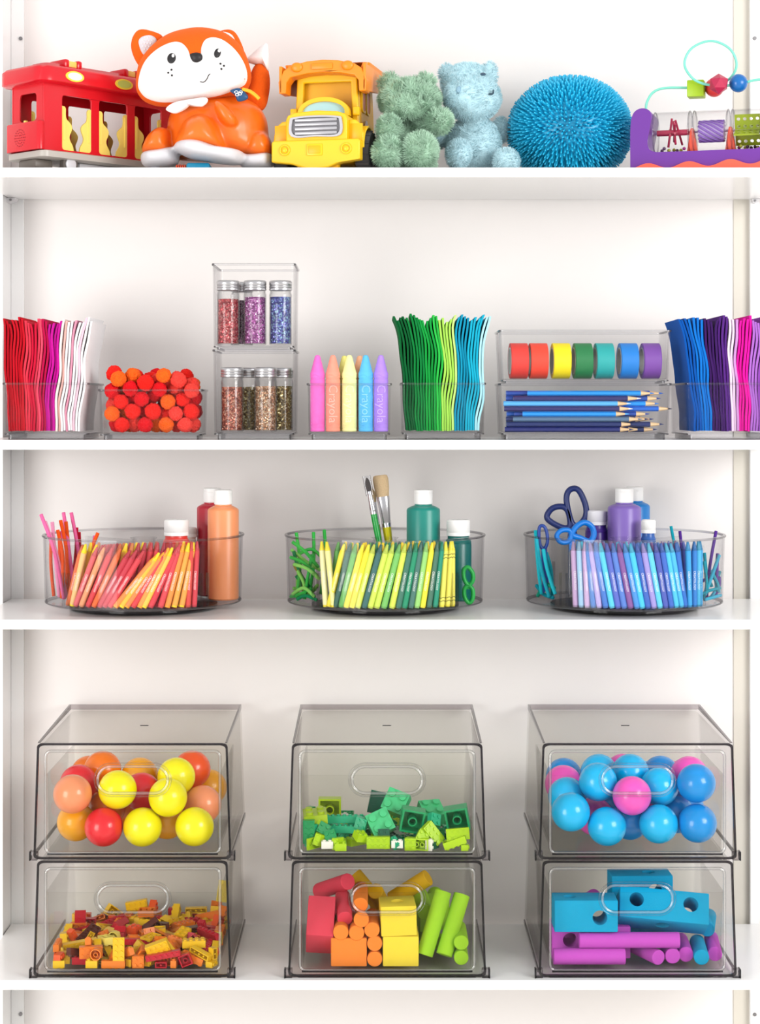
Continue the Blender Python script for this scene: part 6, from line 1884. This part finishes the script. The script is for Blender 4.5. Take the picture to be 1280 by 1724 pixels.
wr = lambda a, b, z0, z1, r: [(x + (a + b) / 2, z + (z0 + z1) / 2) for x, z in rr(b - a, z1 - z0, r, 3)]
for nm, yv in (('side_wall', 0.0), ('side_wall', WD - 0.003)):
    sw = G().prism([[(0, ZB), (LN, ZB), (LN, ZT), (0, ZT)]] + [wr(a, b, 0.0315, 0.106, 0.004) for a, b in wins], yv, yv + 0.003).build(nm, CR, car, 30, 0.0006)
    for a, b in wins:
        w_ = b - a
        for s in (-1, 1):
            hv = [(0, 0.0315), (0.40, 0.0315), (0.37, 0.038), (0.28, 0.045), (0.26, 0.051), (0.33, 0.059), (0.34, 0.065), (0.26, 0.070), (0.16, 0.074), (0.13, 0.080), (0.13, 0.088), (0.08, 0.0912), (0.0, 0.0915)]
            vz = [tuple(v) for v in smooth_path([Vector((x, z, 0)) for x, z in hv[1:-1]], 4)]
            pts = [((a + v[0] * w_) if s < 0 else (b - v[0] * w_), v[1]) for v in [(0, 0.0315)] + vz + [(0, 0.0915)]]
            G().prism([pts], yv + 0.0006, yv + 0.0026).build('window_trim', CYL, sw, 30)
            G().prism([[((a + x * w_) if s < 0 else (b - x * w_), z) for x, z in ((0.035, 0.045), (0.10, 0.045), (0.10, 0.087), (0.035, 0.087))]], yv - 0.0004, yv + 0.003).build('trim_bar', CYL, sw, 30)
    for k in range(2):
        pass
Mend = Matrix.Rotation(radians(90), 4, 'Z')
for nm, xv in (('end_wall', 0.0), ('end_wall', LN - 0.003)):
    e = G().prism([[(0.003, ZB), (WD - 0.003, ZB), (WD - 0.003, ZT), (0.003, ZT)], wr(0.017, WD - 0.017, 0.070, 0.108, 0.006)], 0, 0.003)
    e.v = [(xv + v[1], v[0], v[2]) for v in e.v]
    e.build(nm, CR, car, 30, 0.0006)
pb = [(x + WD / 2, z) for x, z in rr(WD + 0.004, 0.012, 0.0055, 4)]
dash = G().loft([[(z_ - 0.004, x, 0.0292) for x, z_ in pb], [(z_ - 0.004, x, 0.066) for x, z_ in pb], [((z_ - 0.004) * 0.9, WD / 2 + (x - WD / 2) * 0.97, 0.0675) for x, z_ in pb]]).build('dashboard', CR, car, 40)
for k in range(4):
    for q in range(k and 6 * k or 1):
        t = 2 * pi * q / max(1, 6 * k)
        G().cyl((0, 0, 0), (0.0012, 0, 0), 0.0007, n=8).build('speaker_hole', CRD, dash).location = (-0.0104, WD * 0.56 + k * 0.0038 * cos(t), 0.047 + k * 0.0038 * sin(t))
G().rbox(-0.006, -0.001, WD / 2 - 0.002, WD / 2 + 0.002, 0.067, 0.071, 0.0008).build('lever', CYL, car)
for x0_ in (0.055, 0.12, 0.183):
    st = [(-0.010, 0.033), (0.010, 0.033), (0.008, 0.048), (0.009, 0.058), (0.006, 0.0645), (-0.002, 0.060), (-0.006, 0.062), (-0.009, 0.055), (-0.0085, 0.045)]
    G().prism([[(x + x0_, z) for x, z in st]], 0.022, 0.050).build('seat', CRD, car, 30, 0.001)
ro = lambda g_, r_=0.020: [(x + LN / 2, yv + WD / 2) for x, yv in rr(LN + 2 * g_, WD + 2 * g_, r_, 6)]
roof = G().loft([[(x, yv, 0.1195) for x, yv in ro(0.013)], [(x, yv, 0.1215) for x, yv in ro(0.0155)], [(x, yv, 0.1385) for x, yv in ro(0.0155)], [(x, yv, 0.1425) for x, yv in ro(0.012)], [(x, yv, 0.1445) for x, yv in ro(0.003)],
                 [(x, yv, 0.1455) for x, yv in ro(-0.010, 0.014)], [(x, yv, 0.1515) for x, yv in ro(-0.016, 0.012)], [(x, yv, 0.1525) for x, yv in ro(-0.020, 0.010)]]).build('roof', CR, car, 50)
for x0_ in (0.060, 0.165):
    for dx in (-0.011, 0.011):
        G().rbox(-0.0045, 0.0045, -0.018, 0.018, 0, 0.012, 0.003).build('roof_knob', CR, roof, 40).location = (x0_ + dx, 0.030, 0.1475)
    G().rbox(-0.007, 0.007, -0.016, 0.016, 0, 0.009, 0.001).build('roof_window', CYL, roof, 40).location = (x0_, 0.030, 0.1485)
for k, x0_ in enumerate((0.040, 0.126)):
    o1 = G().prism([oval(0.0155, 0.0072)], -0.0012, 0.0004).build('badge', mat('#f2e04c', 0.35, 0.02), roof, 40)
    o1.location = (x0_, -0.0155, 0.1305)
    G().prism([oval(0.0120, 0.0052)], -0.0017, 0.0).build('badge_centre', mat('#fdfae6', 0.35, 0.02) if k == 0 else mat('#b8d468', 0.35, 0.02), o1, 40)
for x0_ in (0.045, 0.19):
    for yv, s in ((0.004, -1), (WD - 0.004, 1)):
        wo = G().lathe([(0, -0.004), (0.0125, -0.004), (0.0125, 0.004), (0, 0.004)], 28, Matrix.Rotation(radians(90), 4, 'X')).build('wheel', mat('#5c5650', 0.5, 0.03), car, 40)
        wo.location = (x0_, yv, 0.0126)
        G().lathe([(0, 0), (0.0085, 0), (0.0085, 0.0016), (0.007, 0.0022), (0, 0.0022)], 28, Matrix.Rotation(radians(90), 4, 'X')).build('hub_cap', mat('#d8d8dc', 0.3, 0.03), wo, 40).location = (0, s * 0.0042 if s < 0 else 0.0062, 0)
G().rbox(0.07, 0.165, 0.012, WD - 0.012, 0.004, 0.018, 0.002).build('battery_box', mat('#c8c6c8', 0.4, 0.03), car, 40)
G().rbox(-0.002, 0.028, 0.016, WD - 0.016, 0.006, 0.018, 0.003).build('coupler', mat('#6c645c', 0.4, 0.03), car, 40)

# ------------------------------------------------------------------ bead and drum toy
gy = 0.06
by = thing('bead_toy', 'purple baby toy with clear rolling drums and bead wire loop', 'activity toy', (X(1068, gy + 0.04), gy + 0.04, Z0), (0, 0, radians(-17)))
PUR, COR, MNT = mat('#6c2d98', 0.4, 0.03, 15), mat('#fb6148', 0.4, 0.03, 15), mat('#7fdcc4', 0.35, 0.02)
k1 = S(gy) / cos(radians(17))
pbt = CY - (SHELF[0] - ZC) / S(gy)
fx = lambda pts: [((px - 1067) * k1, max(0.0, (pbt - py + (1067 - px) * 0.046) * S(gy))) for px, py in pts]
LT = 0.205
side = smooth_path([Vector((0.0, 0.004, 0)), Vector((0.0, 0.060, 0)), Vector((0.003, 0.080, 0)), Vector((0.011, 0.088, 0)), Vector((0.022, 0.088, 0)), Vector((0.029, 0.080, 0)), Vector((0.0265, 0.060, 0)), Vector((0.0235, 0.042, 0)), Vector((0.0265, 0.032, 0)), Vector((0.036, 0.028, 0))], 5)
left = [(v.x, v.y) for v in side]
outline = left + [(LT - x, z) for x, z in reversed(left)]
G().prism([outline], -0.032, 0.032).build('frame', PUR, by, 40, 0.005, 3)
wave = [(-0.004, 0.0002)]
nW = 60
wave = [(-0.006 + (LT + 0.012) * k / nW, 0.0085 + 0.0038 * sin(2 * pi * (k / nW) * 3.9 - 1.9) + 0.003 * k / nW) for k in range(nW + 1)]
wave = [(-0.006, 0.0003)] + wave + [(LT + 0.006, 0.0003)]
G().prism([wave], -0.0375, 0.0375).build('wavy_base', COR, by, 40, 0.001)
zc_ = 0.058
for k, (x0_, x1_) in enumerate(((0.030, 0.078), (0.084, 0.130), (0.136, 0.176))):
    Mx = Matrix.Translation((x0_, 0, zc_)) @ Matrix.Rotation(radians(90), 4, 'Y')
    L = x1_ - x0_
    rd = 0.0285
    dr = G().lathe([(0.003, 0), (rd, 0), (rd, L), (0.003, L), (0.003, L - 0.0012), (rd - 0.0012, L - 0.0012), (rd - 0.0012, 0.0012), (0.003, 0.0012), (0.003, 0)], 48, Mx).build('drum', CLEAR, by, 40)
    for xx in (x0_, x1_):
        G().tube([(xx, rd * cos(t), zc_ + rd * sin(t)) for t in [2 * pi * q / 48 for q in range(48)]], 0.0011, 6, True).build('drum_ring', CLEAR_RIM, dr, 180)
    if k == 0:
        m = mat('#b4264c', 0.4, 0.03)
        G().cyl((x0_ + 0.002, 0, zc_), (x1_ - 0.002, 0, zc_), 0.0042, n=14).build('spindle', m, dr, 40)
        for q, (ax, aa) in enumerate(((0.020, 20), (0.020, 100), (0.026, 60), (0.032, 10), (0.032, 130), (0.026, 150))):
            v = Vector((0.15 * (1 if q % 2 else -1), cos(radians(aa)), sin(radians(aa)))).normalized() * 0.020
            c_ = Vector((x0_ + ax, 0, zc_))
            G().cyl(c_ - v, c_ + v, 0.0016, n=8).build('spoke', m, dr, 40)
    elif k == 1:
        m = mat('#8a62b8', 0.4, 0.03)
        G().cyl((x0_ + 0.006, 0, zc_), (x1_ - 0.006, 0, zc_), 0.0135, n=28).build('twist_core', mat('#b49cd0', 0.5, 0.03), dr, 40)
        for q in range(14):
            pts = [(x0_ + 0.006 + (L - 0.012) * t, 0.0140 * cos(2 * pi * q / 14 + 1.6 * t), zc_ + 0.0140 * sin(2 * pi * q / 14 + 1.6 * t)) for t in [i / 10 for i in range(11)]]
            G().tube(pts, 0.0014, 6).build('twist_rib', m, dr, 180)
    else:
        m = mat('#a8bc1c', 0.4, 0.03)
        for s in (0, 90):
            holes = []
            for i in range(4):
                for j in range(4):
                    holes.append([(p[0] + x0_ + 0.008 + i * 0.0085, p[1] + (j - 1.5) * 0.0105) for p in rr(0.005, 0.005, 0.0024, 2)])
            pn = G().prism([[(x0_ + 0.003, -0.022), (x1_ - 0.003, -0.022), (x1_ - 0.003, 0.022), (x0_ + 0.003, 0.022)]] + holes, -0.001, 0.001, Matrix.Translation((0, 0, zc_)) @ Matrix.Rotation(radians(s + 25), 4, 'X'))
            pn.build('perforated_vane', m, dr, 30)
    rnd = random.Random(k)
    for q in range(7 if k != 1 else 0):
        t = radians(rnd.uniform(-115, -65))
        c = rnd.choice(('#b43c8c', '#5c3a50', '#b8b83c', '#6c4c6c'))
        b_ = G().ell((0, 0, 0), 0.0024, 12, 8).build('rattle_bead', mat(c, 0.3, 0.03), dr, 180)
        b_.location = (x0_ + 0.005 + (L - 0.01) * (q + 0.5) / 7, (rd - 0.004) * cos(t), zc_ + (rd - 0.004) * sin(t))
for x0_ in (0.081, 0.133, 0.1785):
    ps = [(x0_ - 0.0075, 0.027), (x0_ + 0.0075, 0.027), (x0_ + 0.0032, 0.056), (x0_ + 0.002, 0.0625), (x0_ - 0.002, 0.0625), (x0_ - 0.0032, 0.056)]
    if x0_ < 0.17:
        G().prism([ps], -0.008, 0.008).build('drum_post', COR, by, 40, 0.0012)
G().cyl((0.0235, 0, zc_), (LT - 0.0235, 0, zc_), 0.0016, n=10).build('axle', mat('#c8b4d4', 0.4, 0.03), by, 40)
G().lathe([(0, 0), (0.006, 0), (0.005, 0.003), (0.0025, 0.005), (0, 0.005)], 20).build('wire_socket', COR, by, 40).location = (0.0165, 0, 0.0868)
G().lathe([(0, 0), (0.006, 0), (0.005, 0.003), (0.0025, 0.005), (0, 0.005)], 20).build('wire_socket', COR, by, 40).location = (LT - 0.0165, 0, 0.0868)
sc_ = 0.00084 / cos(radians(17))
wp = lambda px, py, dy: ((px - 1087 - 6.5 * min(1, max(0, (px - 1087) / 40))) * sc_ + 0.0165, dy, 0.0915 + (171 - py) * 0.00083 - (px - 1087) * 0.00003)
wire = [wp(1087, 171, 0), wp(1089, 158, 0), wp(1100, 142, 0.001), wp(1122, 134.5, 0.002), wp(1160, 134, 0.004), wp(1195, 133, 0.008), wp(1222, 120, 0.009), wp(1234, 97, 0.007), wp(1224, 71, 0.003), wp(1196, 58.5, -0.002), wp(1167, 71, -0.008), wp(1156, 97, -0.012),
        wp(1167, 120, -0.014), wp(1185, 131, -0.013), wp(1209, 134, -0.009), wp(1238, 131, -0.002), wp(1262, 124, 0.0), wp(1282, 124, 0.0), wp(1296, 132, 0), (LT - 0.0170, 0, 0.110), (LT - 0.0165, 0, 0.0915)]
G().tube(smooth_path(wire, 8), 0.0018, 10).build('wire', MNT, by, 180)
x, yv, z = wp(1172, 137, 0.004)
G().rbox(-0.0115, 0.0115, -0.0115, 0.0115, -0.0115, 0.0115, 0.0014).build('cube_bead', mat('#a4c814', 0.4, 0.03), by, 40).location = (x, yv, z)
x, yv, z = wp(1199, 133, 0.009)
G().ell((0, 0, 0), 0.0130, 28, 18).build('round_bead', mat('#e03c3c', 0.35, 0.03), by, 180).location = (x, yv + 0.002, z)
x, yv, z = wp(1210, 133, -0.011)
bm = bmesh.new()
bmesh.ops.create_icosphere(bm, subdivisions=1, radius=0.0142)
G().addbm(bm).build('faceted_bead', mat('#b8244c', 0.4, 0.03), by, 0).location = (x, yv - 0.008, z)
x, yv, z = wp(1238, 129, -0.002)
G().ell((0, 0, 0), 0.0125, 28, 18).build('round_bead', mat('#1068b4', 0.25, 0.03), by, 180).location = (x, yv, z)
# ------------------------------------------------------------------ labels of the repeats, told apart by their order from the left
_fam = {}
for ph, ctx, x, o in REG:
    _fam.setdefault((ph, ctx), []).append((x, o))
for (ph, ctx), lst in _fam.items():
    lst.sort(key=lambda t: t[0])
    n = len(lst)
    for i, (x, o) in enumerate(lst):
        if n == 1:
            o['label'] = ph + ' ' + ctx
        elif i == n - 1 and n > 2:
            o['label'] = 'rightmost ' + ph + ' ' + ctx
        elif i == 0:
            o['label'] = 'leftmost ' + ph + ' ' + ctx
        elif n == 2:
            o['label'] = 'right one of two: ' + ph + ' ' + ctx
        else:
            o['label'] = ordinal(i + 1) + ' ' + ph + ' from the left ' + ctx
